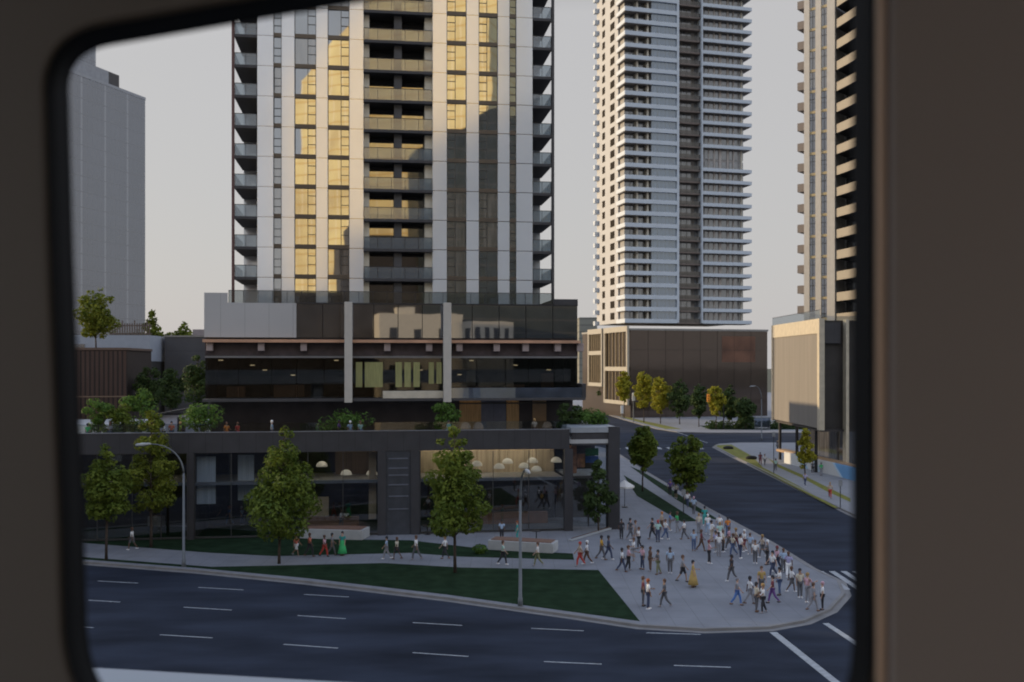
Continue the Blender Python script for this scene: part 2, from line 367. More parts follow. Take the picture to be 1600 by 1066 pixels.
MB().box(ux(319), ux(463), UD, UD+.32, uz(528), ZR).box(ux(319), ux(355), UD+.02, UD+.3, ZR, uz(460)).build('parapet_panel', grey_panel, main)
for i, (a, b) in enumerate(((463, 504), (504, 545), (545, 584), (584, 622), (622, 660), (660, 697), (697, 738), (738, 780), (780, 822), (822, 864), (864, 903))):
    MB().box(ux(a)+.03, ux(b)-.03, UD+.1, UD+.28, uz(528), ZR-.05).build('glass_panel', pod_glass, main)
MB().box(ux(463), ux(903), UD+.12, UD+.3, uz(503), uz(501.5)).box(ux(463), ux(903), UD+.02, UD+.3, ZR-.05, ZR+.07).build('panel_rail', dark_m, main)
MB().box(ux(866), ux(903), UD+.05, UD+8, ZR+.07, uz(465)).build('plant_screen', char_m, main)
MB().box(ux(319), ux(904), UD-.9, UD+.3, uz(536), uz(531.5)).build('ledge', mat('copper_ledge', (.55, .33, .22), .45, metal=.3, var=.2, scale=.6), main)
for px in (324, 404, 470, 600, 665, 712, 770, 815, 865, 900):
    MB().box(ux(px), ux(px+10), UD-.6, UD-.05, uz(549), uz(536)).build('ledge_bracket', mat('bracket_stone', (.33, .27, .26), .7), main, bevel=.04)
MB().box(ux(320), ux(903), UD+.1, UD+.3, uz(556), uz(536)).build('soffit_band', mat('plum_band', (.06, .045, .05), .5, var=.3), main)
lgp = clear('lounge_window', (.62, .64, .64), .07)
xs = [320, 372, 424, 463, 506, 545, 600, 640, 697, 745, 790, 826, 866, 903]
for i in range(len(xs)-1):
    MB().box(ux(xs[i])+.02, ux(xs[i+1])-.02, UD+.14, UD+.28, uz(622), uz(556)).build('glass_panel', lgp, main)
MB().box(ux(320), ux(903), UD+.06, UD+.3, uz(559.5), uz(556.5)).build('transom', mat('grey_rail', (.2, .2, .21), .5), main)
blind = mat('olive_blind', (.30, .30, .13), .8, var=.2, scale=3, stretch=(4, 1, .3))
for a, b in ((556, 566), (570, 598), (618, 628), (632, 642), (646, 656), (670, 678), (682, 690)):
    MB().box(ux(a), ux(b), UD+.08, UD+.13, uz(605 if a < 660 else 600), uz(566)).build('blind', blind, main)
MB().box(ux(598), ux(691), UD-1.2, UD+.05, uz(622), uz(611)).build('balcony_front', mat('cream_front', (.55, .50, .40), .7), main, bevel=.03)
MB().box(ux(700), ux(910), UD-1.3, UD-1.24, uz(622), uz(606)).build('balustrade', mirror('blue_balustrade', (.05, .06, .085), .25, (.8, .9, 1), wob=.004), main)
MB().box(ux(320), ux(910), UD-1.4, UD+3, uz(626), uz(622)).build('terrace_soffit', slab_dark, main)
MB().box(ux(905), ux(911), UD-1.35, UD+4, uz(622), uz(600)).build('side_balustrade', char_m, main)
for px in (545, 697):
    MB().box(ux(px-6), ux(px+6), UD-1.75, UD-1.0, uz(628), ZR+.05).build('column', mat('cream_column', (.50, .47, .42), .6, var=.06), main, bevel=.03)
TZ = 8.0
rb = MB()
rb.box(ux(905), ux(320), UD+3.0, UD+3.3, TZ, uz(626))
rb.build('lounge_wall', mat('plum_wall', (.05, .042, .046), .6, var=.3, scale=.6), main)
wood_m = mat('wood_panel', (.42, .27, .13), .6, var=.3, scale=2, stretch=(6, 6, .3))
for a, b, m_, n_ in ((722, 757, wood_m, 'timber_panel'), (757, 777, mat('slate_door', (.12, .13, .18), .5), 'door'), (777.5, 797, mat('slate_door', (.1, .1, .1)), 'door'), (798, 818, wood_m, 'timber_panel'), (840, 862, mat('tan_panel', (.3, .2, .12), .6), 'timber_panel')):
    MB().box(ux(a), ux(b), UD+2.9, UD+2.99, TZ+.05, uz(628)).build(n_, m_, main)
lit_warm = mat('warm_strip', (1, .8, .5), emit=((1, .66, .3), .9))
MB().box(ux(724), ux(755), UD+2.2, UD+2.35, uz(627.5), uz(626.2)).box(ux(800), ux(816), UD+2.2, UD+2.35, uz(627.5), uz(626.2)).build('light_strip', lit_warm, main)
MB().box(ux(722), ux(900), UD+2.8, UD+2.88, uz(634), uz(632)).build('door_header', frame_m, main)
# roof terrace rail of the tower
MB().box(ux(356), ux(866), UD+.4, UD+.43, ZR, ZR+1.1).build('balustrade', clear('roof_glass', (.72, .76, .78), .22), main)
rh = MB().box(ux(356), ux(866), UD+.38, UD+.45, ZR+1.1, ZR+1.15)
for i in range(24):
    x = ux(356)+(ux(864)-ux(356))*i/23; rh.box(x, x+.04, UD+.385, UD+.445, ZR, ZR+1.1)
rh.build('handrail', dark_m, main)

# street podium
gx = lambda px: M.fx(px, 0)
gz = lambda py: M.fz(600, py, 0)
ZP = gz(674)
XL, XRt = -64.0, gx(958)
MB().box(XL, XRt, .4, 40, TZ-.35, TZ).build('terrace_floor', conc_m, main)
MB().box(XL, gx(890), 0, .4, gz(705), ZP).build('parapet', char_m, main)
MB().box(XL, gx(890), -.05, .45, ZP, ZP+.06).build('coping', mat('steel_coping', (.25, .26, .29), .4, metal=.4), main)
MB().box(XL, gx(886), .15, .18, ZP+.06, ZP+.75).build('balustrade', clear('terrace_glass', (.72, .76, .78), .06), main)
for a, b in ((100, 118), (292, 303), (590, 603), (642, 656), (882, 895)):
    MB().box(gx(a), gx(b), -.08, .6, .1, gz(705)).build('pillar', char_m, main)
MB().box(gx(603), gx(642), .05, .5, .1, gz(705)).build('service_panel', mat('slate_panel', (.05, .055, .065), .4, var=.2), main)
lv = MB()
for py in (716, 731, 742, 757, 775, 795): lv.box(gx(607), gx(638), 0, .05, gz(py+2), gz(py))
lv.build('louvre', mat('louvre_steel', (.12, .13, .16), .4), main)
# rooms behind the shop glass
ZM = gz(752)
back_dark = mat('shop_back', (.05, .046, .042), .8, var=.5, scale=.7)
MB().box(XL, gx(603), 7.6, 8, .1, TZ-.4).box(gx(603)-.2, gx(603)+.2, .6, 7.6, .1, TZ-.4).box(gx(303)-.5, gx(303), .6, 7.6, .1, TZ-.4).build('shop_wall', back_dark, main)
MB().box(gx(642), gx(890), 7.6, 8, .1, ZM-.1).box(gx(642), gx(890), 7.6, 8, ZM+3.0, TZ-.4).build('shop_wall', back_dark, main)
MB().box(gx(630), gx(884), 5.6, 5.75, ZM+.02, TZ-.4).build('timber_wall', mat('timber_lining', (.56, .45, .31), .6, var=.25, scale=1.2, stretch=(5, 5, .2)), main)
MB().box(gx(520), gx(588), 5.6, 5.75, ZM+.02, TZ-.4).build('timber_wall', mat('dark_timber', (.16, .11, .06), .6, var=.25, scale=1.2, stretch=(5, 5, .2)), main)
MB().box(gx(576), gx(588), 1.5, 1.62, gz(815), gz(709)).build('curtain', mat('cream_curtain', (.55, .42, .27), .9, var=.1), main)
MB().box(gx(304), gx(334), 1.0, 1.06, gz(785), gz(712)).box(gx(366), gx(392), 2.2, 2.26, gz(783), gz(712)).build('curtain', mat('pale_curtain', (.55, .60, .66), .9, var=.25, scale=2, stretch=(6, 1, .1)), main)
MB().box(XL, gx(884), .6, 7.5, ZM-.14, ZM).build('mezzanine', mat('pale_floor', (.34, .32, .29), .8), main)
MB().box(XL, gx(884), .35, .55, ZM-.16, ZM+.1).build('transom', mat('grey_rail', (.2, .2, .21)), main)
for a, b in ((118, 150), (150, 205), (205, 250), (250, 292), (303, 360), (360, 420), (420, 480), (480, 535), (535, 590), (656, 712), (712, 770), (770, 826), (826, 882)):
    w = MB().box(gx(a)+.01, gx(b)-.01, .18, .21, .35, gz(706)).build('shop_window', room_glass, main)
    MB().box(gx(a)-.0+.012, gx(a)+.07, .12, .28, .2, gz(706)).box(gx(a)+.08, gx(b)-.012, .12, .28, .2, .34).build('frame', frame_m, w)
strip_l = mat('ceiling_lamp', (1, .9, .7), emit=((1, .86, .66), 17))
for i in range(5):
    MB().box(gx(666+i*42), gx(690+i*42), 3.9, 4.2, TZ-.46, TZ-.41).build('ceiling_lamp', strip_l, main)
for px in (430, 500, 560):
    MB().box(gx(px), gx(px+12), 2.2, 2.5, TZ-.46, TZ-.41).build('ceiling_lamp', strip_l, main)
for px in (700, 745, 805, 850, 480, 540, 170, 230):
    MB().box(gx(px), gx(px+9), 2.8, 3.0, ZM-.2, ZM-.15).build('ceiling_lamp', strip_l, main)
for px in (130, 180, 240): MB().box(gx(px), gx(px+10), 4, 4.2, TZ-.46, TZ-.41).build('ceiling_lamp', strip_l, main)
# counters and shelving on the ground floor
MB().box(gx(470), gx(560), 3.5, 4.2, .15, 1.2).box(gx(680), gx(870), 4.5, 5.2, .15, 1.15).build('counter', mat('warm_counter', (.25, .14, .09), .6), main)
MB().box(gx(470), gx(510), 4.3, 4.5, 1.2, 2.9).build('shop_poster', mat('cream_poster', (.6, .52, .4), .7), main)
# the open corner wing at the right
MB().box(gx(952), gx(970), .3, 1.3, .1, ZP+.15).build('pillar', char_m, main)
MB().box(gx(893), gx(968), .32, 10, ZP-.3, ZP+.15).build('corner_roof', mat('zinc_roof', (.32, .35, .38), .45, metal=.2), main)
MB().box(gx(895), gx(952), .42, .8, gz(700), ZP-.3).build('parapet', char_m, main)
w = MB().box(gx(895), gx(952), .9, .93, .35, gz(700)).build('shop_window', room_glass, main)
MB().box(gx(895), gx(952), .85, .99, ZM-.1, ZM+.1).box(gx(922), gx(924), .86, .98, .35, ZM-.1).build('frame', frame_m, w)
MB().box(gx(893), gx(953), 7.6, 8, .1, ZP-.35).build('shop_wall', back_dark, main)
MB().box(gx(893), gx(952), 1, 7.6, ZM-.14, ZM).build('mezzanine', conc_m, main)
MB().box(gx(897), gx(912), 3, 3.1, ZM+.1, ZM+2.6).box(gx(914), gx(926), 3.2, 3.3, ZM+.6, ZM+1.8).build('wall_picture', mat('rust_picture', (.5, .25, .14), .6, var=.5, scale=3), main)
MB().box(gx(927), gx(948), 3.2, 3.3, ZM+1.0, ZM+1.6).build('wall_picture', mat('blue_picture', (.06, .14, .4), .6), main)
MB().box(gx(927), gx(948), 3.2, 3.3, ZM+1.65, ZM+2.3).build('wall_picture', mat('green_picture', (.04, .2, .08), .6), main)
MB().box(gx(893), gx(969), 10, 42, .1, ZP-.3).build('rear_wall', char_m, main)

# pendant lamps over the first-floor dining room
lampw = mat('white_lamp_shade', (.8, .76, .68), .6, emit=((1, .85, .62), .2)); lampb = mat('blue_chair', (.10, .13, .22), .6)
for i, (px, py, d, wh) in enumerate(((503, 729, 3.2, 1), (541, 742, 2.6, 1), (581, 742, 3.8, 1), (745, 728, 2.6, 1), (780, 732, 2.4, 1), (793, 724, 3.6, 1), (819, 731, 2.7, 1), (832, 723, 3.5, 1), (838, 736, 2.3, 1), (869, 722, 3.4, 1))):
    x, z = M.fx(px, d), M.fz(px, py, d); wx, wy = M.world(x, d)
    t = thing('pendant_lamp', 'white dome pendant lamp behind the first-floor shop glass, %s' % ('leftmost in the darker room', 'middle one in the darker room', 'beside the cream curtain', 'just right of the tall street tree', 'low left in the bright room', 'high in the bright room', 'low beside the lamp pole', 'high one with dark wall behind', 'lowest one in the bright room', 'far right end of the bright room')[i], 'lamp', (wx, wy, z), 0, 'pendant lamps in the dining rooms')
    b = MB().ball((0, 0, 0), (.50, .50, .46), 16, 6, 1.0, 0.0); b.build('lamp_shade', lampw, t, smooth=True)
    MB().tube([(0, 0, .37), (0, 0, TZ-.4-z)], .012, 5).build('cord', black_m, t)
# ------------------------------------------------------------------ tower B with its brown podium
B = Fr(27.2, 240, atan(.263/.964))
tb = thing('apartment_building', 'tall slim tower with white horizontal balcony bands above a brown podium', 'apartment building', (27.2*1.15, 240*1.15, EYE*(1-1.15)), B.r); tb.scale = (1.15, 1.15, 1.15)
bx = lambda px, D=0: B.fx(px, D)
BH = 18.55*(240+10*B.s)/F_PX
ZB = B.fz(1000, 504, 0)
NB = 30; ZBT = ZB+NB*BH; LB = 20.0; WB = bx(1163)
whiteB = mat('white_band', (.53, .58, .63), .55, var=.05, scale=.3)
wallB = mat('white_render', (.42, .42, .42), .6, var=.05, scale=.3)
creamB = mat('cream_post', (.50, .46, .38), .6, var=.05)
greyB = mat('grey_recess', (.26, .25, .24), .6, var=.2)
glB = mirror('banded_glass', (.075, .105, .15), .24, (.85, .93, 1), var=.6, stretch=(3, 3, .6))
glB2 = mirror('shaded_glass', (.13, .135, .145), .2, (.9, .92, .95), var=.8, stretch=(4, 4, .5))  # neutral grey glass for the recess and right-hand windows
xr, xg, xd, xe = bx(1018), bx(1058), bx(1060), bx(1097)
MB().box(xr, xg, .5, LB, ZB, ZBT).box(xd-.02, xe+.02, 2.2, LB-.1, ZB, ZBT).box(xe, WB, 1.2, LB, ZB, ZBT).box(.4, xr-.01, 1.9, LB-.02, ZB, ZBT).build('core_wall', greyB, tb)
MB().box(0, .38, 5.0, LB, ZB, ZBT).build('side_wall', wallB, tb)
MB().box(xg-.12, xd+.1, -.25, 2.2, ZB, ZBT).box(xe-.2, xe+.12, -.25, 2.2, ZB, ZBT).build('fin', whiteB, tb)
MB().box(bx(996), bx(998.5), .6, 1.9, ZB, ZBT).box(bx(1012), bx(1015), .5, 1.9, ZB, ZBT).build('post', creamB, tb)
def rep(mb, name, m, n=NB, z=ZB, parent=tb, kid=None, skip=(), start=0, h=BH):
    o = mb.build(name, m, parent, loc=(0, 0, z+start*h)); k0 = None
    if kid: k0 = kid[0].build(kid[1], kid[2], o)
    for k in range(start+1, n):
        if k in skip: continue
        c = copy_part(o, parent, dz=(k-start)*h)
        if k0: copy_part(k0, c)
band = MB().poly_prism([(-.35, -.3), (xg-.14, -.3), (xg-.14, .2), (.15, .2), (.15, 5.4), (-.35, 5.4)], -.1, .88)
rep(band, 'balcony_band', whiteB, kid=(MB().poly_prism([(-.2, -.15), (xr, -.15), (xr, 1.9), (.4, 1.9), (.4, 5), (-.2, 5)], -.24, -.12), 'balcony_slab', mat('warm_slab', (.18, .16, .145), .7)))
rep(MB().box(xr+.05, xg-.14, .2, .5, .88, BH-.1), 'glazing', glB)
wl = MB()
for a, b in ((980, 988), (989, 995), (999, 1011)): wl.box(bx(a), bx(b), 1.8, 1.9, .5, BH-.3)
rep(wl, 'window', glB2)
rep(MB().box(xd+.12, xe-.22, .4, 2.2, -.2, .12), 'recess_slab', mat('brown_slab', (.17, .135, .115), .6), kid=(MB().box(xd+.12, xe-.22, .45, .48, .12, 1.1), 'balustrade', clear('recess_glass', (.55, .52, .5), .08)))
rdoor = MB()
for a, b in ((1061, 1069), (1070, 1078), (1079, 1085), (1091, 1096)): rdoor.box(bx(a), bx(b), 2.1, 2.2, .15, BH-.3)
rep(rdoor, 'recess_door', glB2)
SK = tuple(k for k in range(NB) if abs(ZB+k*BH-B.fz(1130, 249, 0)) < BH*.6)
rband = MB().poly_prism([(xe+.12, -.3), (WB+1.9, -.3), (WB+1.9, 5), (WB+1.6, 5), (WB+1.6, 0), (xe+.12, 0)], -.1, .72)
rep(rband, 'balcony_band', whiteB, skip=SK, kid=(MB().box(xe+.14, WB+1.6, 0, 4.5, -.22, .0), 'balcony_slab', mat('warm_slab', (.18, .16, .145))))
wr = MB(); pb = MB().box(bx(1106.5, 1.1), bx(1146.5, 1.1), .97, 1.18, BH-.14, BH-.02)
for a, b in ((1101, 1106), (1108, 1114), (1117, 1122), (1127, 1135), (1139, 1144), (1147, 1152), (1155, 1161)): wr.box(bx(a, 1.1), bx(b, 1.1), 1.1, 1.2, .3, BH-.2)
for a, b in ((1106.5, 1107.5), (1114.5, 1116.5), (1123, 1126.5), (1135.5, 1138), (1145, 1146.5)): pb.box(bx(a, 1.1), bx(b, 1.1), .95, 1.19, 0, BH)
rep(wr, 'window', glB2, kid=(pb, 'mullion', mat('warm_grey_post', (.42, .38, .35), .6)))
MB().box(WB-.5, WB-.1, .9, 1.19, ZB, ZBT).build('corner_post', creamB, tb)
sw = MB().box(-.06, .0, 7.4, 10.2, 1.0, 2.7); rep(sw, 'side_window', mat('side_glass', (.03, .025, .02), .8, spec=.05))
sw = MB().box(-.06, .0, 14.1, 15.9, 1.0, 2.7); rep(sw, 'side_window', mat('side_glass', (.03, .025, .02)))
rep(MB().box(-1.0, -.02, 18.8, LB, -.1, 1.0), 'end_balcony', whiteB)
# podium of tower B
PDB = -4.0
pz = lambda py: B.fz(1080, py, PDB)
brown_gl = mirror('brown_glass', (.042, .030, .024), .07, (1, .85, .75), rough=.06, wob=.004, var=.25, nscale=.15)
xa, xb = bx(985, PDB), bx(1199, PDB)
MB().box(xa, xb, PDB, 30, .1, pz(517)).build('podium_wall', brown_gl, tb)
MB().box(xa-.2, xb+.2, PDB-.15, 30.2, pz(517), pz(514)).build('podium_coping', mat('grey_coping', (.25, .24, .22), .6), tb)
mul = MB()
for i in range(1, 8):
    x = xa+(xb-xa)*i/8; mul.box(x, x+.035, PDB-.06, PDB, .1, pz(517))
for z in (7.5, 13, 18): mul.box(xa, xb, PDB-.05, PDB-.001, z, z+.06)
mul.build('mullion', mat('brown_mullion', (.03, .022, .018), .5), tb)
MB().box(bx(1128, PDB), bx(1180, PDB), PDB-.04, PDB-.005, pz(566), pz(525)).build('copper_panel', mat('copper_panel', (.14, .065, .038), .5, var=.35, scale=.3), tb)
# cream framed bays on its left side (local y runs away from the viewer)
def by(px, X):      # local depth on the plane local x = X that projects to column px
    k = (px-CX)/F_PX; return (B.x+X*B.c-k*(B.y+X*B.s))/(B.s+k*B.c)
X1 = xa-.35
def bzt(py, px):
    d = by(px, X1); Y = B.y+X1*B.s+d*B.c; return EYE+(HZ-py)/F_PX*Y
slat = mat('bronze_slat', (.14, .105, .055), .5, metal=.2, var=.2); cfr = mat('cream_frame', (.36, .33, .27), .6)
for a, b, zb in ((983, 946, 5.0), (943, 921, 9.0)):
    y0, y1 = by(a, X1), by(b, X1); zt = pz(519)
    f = MB().box(X1-.5, X1, y0, y0+.7, zb, zt-.01).box(X1-.5, X1, y1-.7, y1, zb, zt-.01).box(X1-.55, X1, y0-.01, y1+.01, zt, zt+1.3).box(X1-.45, X1, y0+.7, y1-.7, zb+8, zb+9)
    f.box(X1-.45, X1, y0+.7, y1-.7, zb, zb+.9)
    fo = f.build('framed_bay', cfr, tb)
    s = MB(); n = 7
    for i in range(n):
        yy = y0+.9+(y1-y0-1.8)*i/(n-1); s.box(X1-.3, X1-.02, yy-.2, yy+.2, zb+.9, zt)
    s.build('slat', slat, fo)
tag(MB().box(35.5, 45, 530, 550, 0, 39.5).build('office_block', add_lines(mat('grey_green_wall', (.2, .2, .17), .8, var=.15, scale=.1), 2, 3.5, 0, .8, (.1, .1, .09), .6)), 'plain grey-green block far up the street behind the podium', 'building')

# ------------------------------------------------------------------ tower C and its beige podium, right edge
tc_ = thing('apartment_building', 'tower at the right window edge with white strips and beige balconies on a panelled podium', 'apartment building', (43.8, 136, 0), atan2(-.65, .75))
CH = 32.8*136/F_PX; ZC = 20.6; NC = 16
cw_ = mat('ivory_panel', (.56, .53, .47), .5, var=.05)
beige = mat('beige_parapet', (.25, .225, .185), .6, var=.08)
MB().box(-4.4, 0, .12, 14, ZC, ZC+NC*CH).box(0, 14, 3.2, 14, ZC, ZC+NC*CH).build('core_wall', greyB, tc_)
for a, b in ((-4.4, -3.62), (-2.75, -1.95), (-1.1, 0)):
    MB().box(a, b, -.15, .3, ZC-.1, ZC+NC*CH).build('pier', cw_, tc_)
MB().box(-1.1, 0, -.16, .28, 17.3, ZC-.1).build('pier', cw_, tc_)
for a, b in ((-3.62, -2.75), (-1.95, -1.1)):
    f = MB().box(a+.01, b-.01, -.02, .1, .35, CH-.05); f0 = f.build('window', mirror('strip_glass', (.05, .045, .045), .3), tc_, loc=(0, 0, ZC))
    s0 = MB().box(a+.01, b-.01, -.05, .12, 0, .34).build('spandrel', mat('ochre_spandrel', (.45, .36, .2), .5), f0)
    m0 = MB().box(a+.01, b-.01, -.06, -.021, CH*.66, CH*.66+.07).box((a+b)/2-.03, (a+b)/2+.03, -.055, -.022, .36, CH-.06).build('frame', frame_m, f0)
    for k in range(1, NC):
        c = copy_part(f0, tc_, dz=k*CH); copy_part(s0, c); copy_part(m0, c)
lb = MB().poly_prism([(-4.4, 1.2), (-6.0, 1.2), (-6.0, 1.4), (-4.4, 1.4)], -.1, 1.0).poly_prism([(-5.8, 1.4), (-6.0, 1.4), (-6.0, 4.5), (-5.8, 4.5)], -.1, 1.0)
lb.box(-5.8, -4.4, 1.4, 4.5, -.1, .06)
r = lb.build('balcony', mat('taupe_balcony', (.22, .19, .17), .6), tc_, loc=(0, 0, ZC+CH*.4))
for k in range(1, NC): copy_part(r, tc_, dz=k*CH)
P0, P1, P2, P3 = (0.02, .1), (4.9, -3.65), (10.5, 1.2), (6, 6)
rb_ = MB().poly_prism([P0, P1, (4.98, -3.45), (.2, .2)], -.15, 1.02).poly_prism([P1, P2, (10.3, 1.2), (4.98, -3.45)], -.15, 1.02)
rs_ = MB().poly_prism([(.2, .25), (4.95, -3.4), (10.3, 1.2), (6, 6), (.3, 3)], -.14, .05)
r0 = rb_.build('balcony', beige, tc_, loc=(0, 0, ZC-.2)); r1 = rs_.build('balcony_slab', slab_dark, r0)
dd = MB().box(.3, 8, 3.1, 3.19, .1, CH-.2); d0 = dd.build('balcony_door', mirror('dark_door_glass', (.045, .047, .05), .15), tc_, loc=(0, 0, ZC-.2))
for k in range(1, NC):
    c = copy_part(r0, tc_, dz=k*CH); copy_part(r1, c); copy_part(d0, tc_, dz=k*CH)
# podium C is built square to the street, as parts of the same building
def wpart(mb, name, m, bevel=0):
    o = mb.build(name, m, None, bevel=bevel); o.parent = tc_
    Mw = Matrix.Translation((43.8, 136, 0)) @ Matrix.Rotation(atan2(-.65, .75), 4, 'Z'); o.matrix_parent_inverse = Mw.inverted(); return o
taupe = mat('taupe_cladding', (.21, .19, .165), .7, var=.12, scale=.5, stretch=(1, 2, .15))
add_lines(taupe, 1, 2.0, .5, .05, (.2, .18, .15), .6); add_lines(taupe, 2, 4.9, .8, .06, (.2, .18, .15), .6)
wpart(MB().box(39.95, 40.4, 130.9, 153.4, 6.2, 18.6), 'side_panel', taupe)
wpart(MB().box(39.8, 40.5, 130, 130.9, 6.0, 20.5).box(39.8, 40.5, 153.4, 154, 6.0, 20.5).box(39.85, 40.45, 130.9, 153.4, 18.6, 20.5), 'panel_frame', mat('ivory_frame', (.50, .44, .33), .6))
wpart(MB().box(40.5, 62, 131.6, 153, 6.05, 20.3), 'podium_wall', mat('dark_front', (.035, .032, .03), .5, var=.4, scale=.3))
wpart(MB().box(43.35, 43.75, 130.2, 131.5, .14, 20.4), 'column', mat('ivory_frame', (.5, .44, .33)))
wpart(MB().box(40.55, 42.9, 131, 131.5, 17.3, 20.0), 'shadow_panel', char_m)  # dark panel high in the recessed front
wpart(MB().box(40.3, 62, 131, 153.4, 5.75, 6.04), 'soffit', mat('dark_soffit', (.05, .045, .045), .7))
sl = MB()
for i in range(7): sl.box(40.8, 41.4, 134+i*2.7, 134.5+i*2.7, 5.69, 5.745)
wpart(sl, 'downlight', mat('downlight', (1, 1, 1), emit=((1, .85, .6), 4)))
wpart(MB().box(45, 60, 134, 152, .14, 5.7), 'shop_front', mirror('station_glass', (.06, .06, .065), .2, var=.7, nscale=.6, stretch=(2, 2, .4)))
for y in (134, 143, 152): wpart(MB().tube([(40.6, y, .1), (40.6, y, 5.7)], .22, 12), 'round_column', dark_m)
wpart(MB().box(39.9, 39.95, 130.2, 153.8, 20.5, 21.6), 'balustrade', clear('roof_glass', (.7, .7, .7)))
wpart(MB().box(39.87, 39.99, 130.2, 153.8, 21.6, 21.66), 'handrail', dark_m)
wpart(MB().box(62.01, 90, 140, 154, .14, 20), 'rear_wall', char_m)
# mural hoarding and timber ledge under the overhang
mu = mat('mural_paint', (.55, .56, .56), .7, var=.05)
n = mu.node_tree; N = n.nodes; tcx = N.new('ShaderNodeTexCoord'); sp = N.new('ShaderNodeSeparateXYZ'); n.links.new(tcx.outputs['Object'], sp.inputs[0])
ad = N.new('ShaderNodeMath'); ad.operation = 'MULTIPLY_ADD'; n.links.new(sp.outputs[2], ad.inputs[0]); ad.inputs[1].default_value = 1.6; n.links.new(sp.outputs[0], ad.inputs[2])
mrg = N.new('ShaderNodeMapRange'); mrg.inputs[2].default_value = 25; n.links.new(ad.outputs[0], mrg.inputs[0])
rr = N.new('ShaderNodeValToRGB'); rr.color_ramp.interpolation = 'CONSTANT'
e = rr.color_ramp.elements; e[0].color = (.55, .56, .55, 1); e[1].position = .80; e[1].color = (.16, .36, .62, 1)
for ps, cc in ((.28, (.25, .42, .55, 1)), (.36, (.55, .56, .55, 1)), (.48, (.40, .52, .60, 1)), (.55, (.55, .56, .55, 1)), (.77, (.45, .60, .72, 1))):
    x = e.new(ps); x.color = cc
n.links.new(mrg.outputs[0], rr.inputs[0]); n.links.new(rr.outputs[0], N['Principled BSDF'].inputs['Base Color'])
hw = thing('mural_wall', 'low white and blue painted wall with a timber top under the beige podium', 'wall', (40, 147, 0), atan2(125-147, 42.4-40))
MB().box(0, 23, -.15, .15, .12, 1.75).build('painted_panel', mu, hw)
MB().box(-4, 23, .2, 1.6, 1.5, 1.85).build('timber_ledge', mat('tan_timber', (.36, .24, .14), .7, var=.2, scale=2), hw)

# ------------------------------------------------------------------ tower A, far left
A = Fr(-107.8, 222, atan2(.947, .32))
ta = thing('office_tower', 'hazy grey glass office tower with stepped top at the far left', 'office tower', (-107.8, 222, 0), A.r)
grayg = mirror('pale_curtain_wall', (.07, .076, .088), .22, (.85, .9, 1), rough=.15, wob=.02, var=.15, nscale=.1)
for ax, pit, off, wd in ((0, 8.0, 1, .7), (0, 1.6, 0, .16), (2, 3.7, 0, .3)): add_lines(grayg, ax, pit, off, wd, (.21, .215, .225) if wd > .5 else (.05, .05, .055), .7)
za = 14.5+413*260/F_PX
MB().box(0, 40, 0, 30, 0, za).build('curtain_wall', grayg, ta)
MB().box(-.1, 40.1, -.1, 30, za, za+.7).build('coping', mat('pale_coping', (.3, .31, .33), .5), ta)
MB().box(2, 30, 3, 26, za+.7, za+5).build('penthouse', mat('pale_louvre', (.27, .28, .3), .5), ta)
MB().box(2, 25.5, 3, 26, za+5.01, za+14.5).build('plant_room', grayg, ta)
MB().box(30, 35, 4, 20, za+.7, za+5.4).build('stair_head', mat('dark_louvre', (.06, .055, .055), .6), ta)
# smaller buildings at the left
sl_m = mat('brown_slats', (.07, .042, .032), .7, var=.2, scale=2, stretch=(2, 2, .2)); add_lines(sl_m, 0, .55, 0, .2, (.02, .014, .012), 1)
bs = thing('slatted_building', 'brown building clad in vertical timber slats at the left window edge', 'building', (-47.6, 124, 0), R(6))
MB().box(-30, 0, 0, 12, 0, 16.3).build('wall', mat('brown_core', (.035, .025, .02), .8), bs)
MB().box(-30, .1, -.25, -.01, 1, 16.2).build('slat_screen', sl_m, bs)
MB().box(-30.1, .15, -.3, 12, 16.3, 16.6).build('coping', mat('brown_coping', (.13, .09, .07), .7), bs)
for i in range(2): MB().box(-30, .12, -.32, -.26, 5+i*5.5, 5.15+i*5.5).build('rail', mat('tan_rail', (.2, .14, .1), .6), bs)
wb = thing('white_building', 'small pale blue-white block behind the slatted building', 'building', (-54.1, 150, 0), R(4))
MB().box(-22, 0, 0, 10, 15, 18.9).build('wall', mat('pale_blue_render', (.34, .38, .44), .7, var=.05), wb)
MB().box(-22, -.1, .1, 10, 0, 14.99).build('lower_wall', mat('dark_base', (.05, .05, .05), .8), wb)
MB().box(-22, -9.5, -.1, -.01, 15.5, 17.6).build('window', mirror('pale_window', (.12, .14, .17), .3), wb)
db = thing('grey_building', 'long dark grey windowless block between the pale block and the main podium', 'building', (-54, 156, 0), R(3))
MB().box(0, 34, 0, 14, 0, 18.8).build('wall', add_lines(mat('dark_grey_render', (.085, .085, .09), .8, var=.12, scale=.3), 2, 3.2, .6, .06, (.04, .04, .045), .8), db)
MB().box(-.1, 34.1, -.1, 14, 18.8, 19.05).build('coping', mat('grey_coping', (.2, .2, .2)), db)
MB().box(3, 5.5, -.06, -.01, 11, 13.4).box(9, 11.5, -.06, -.01, 11, 13.4).build('window', pod_glass, db)
ob = MB().box(-52.5, -49, 165, 168, 0, 20.3); tag(ob.build('roof_cabin', mat('pink_grey', (.25, .22, .22), .7)), 'small grey cabin rising over the dark block beside the podium', 'building')
fe = thing('slat_fence', 'open timber slat screen on the roof behind the pale block', 'fence', (-68, 172, 18.6), 0)
f = MB(); [f.box(i*.42-1, i*.42-.8, 0, .12, 0, 3.0+(i % 5 == 0)*.5) for i in range(17)]; f.build('slat', mat('grey_timber', (.13, .10, .085), .8), fe)
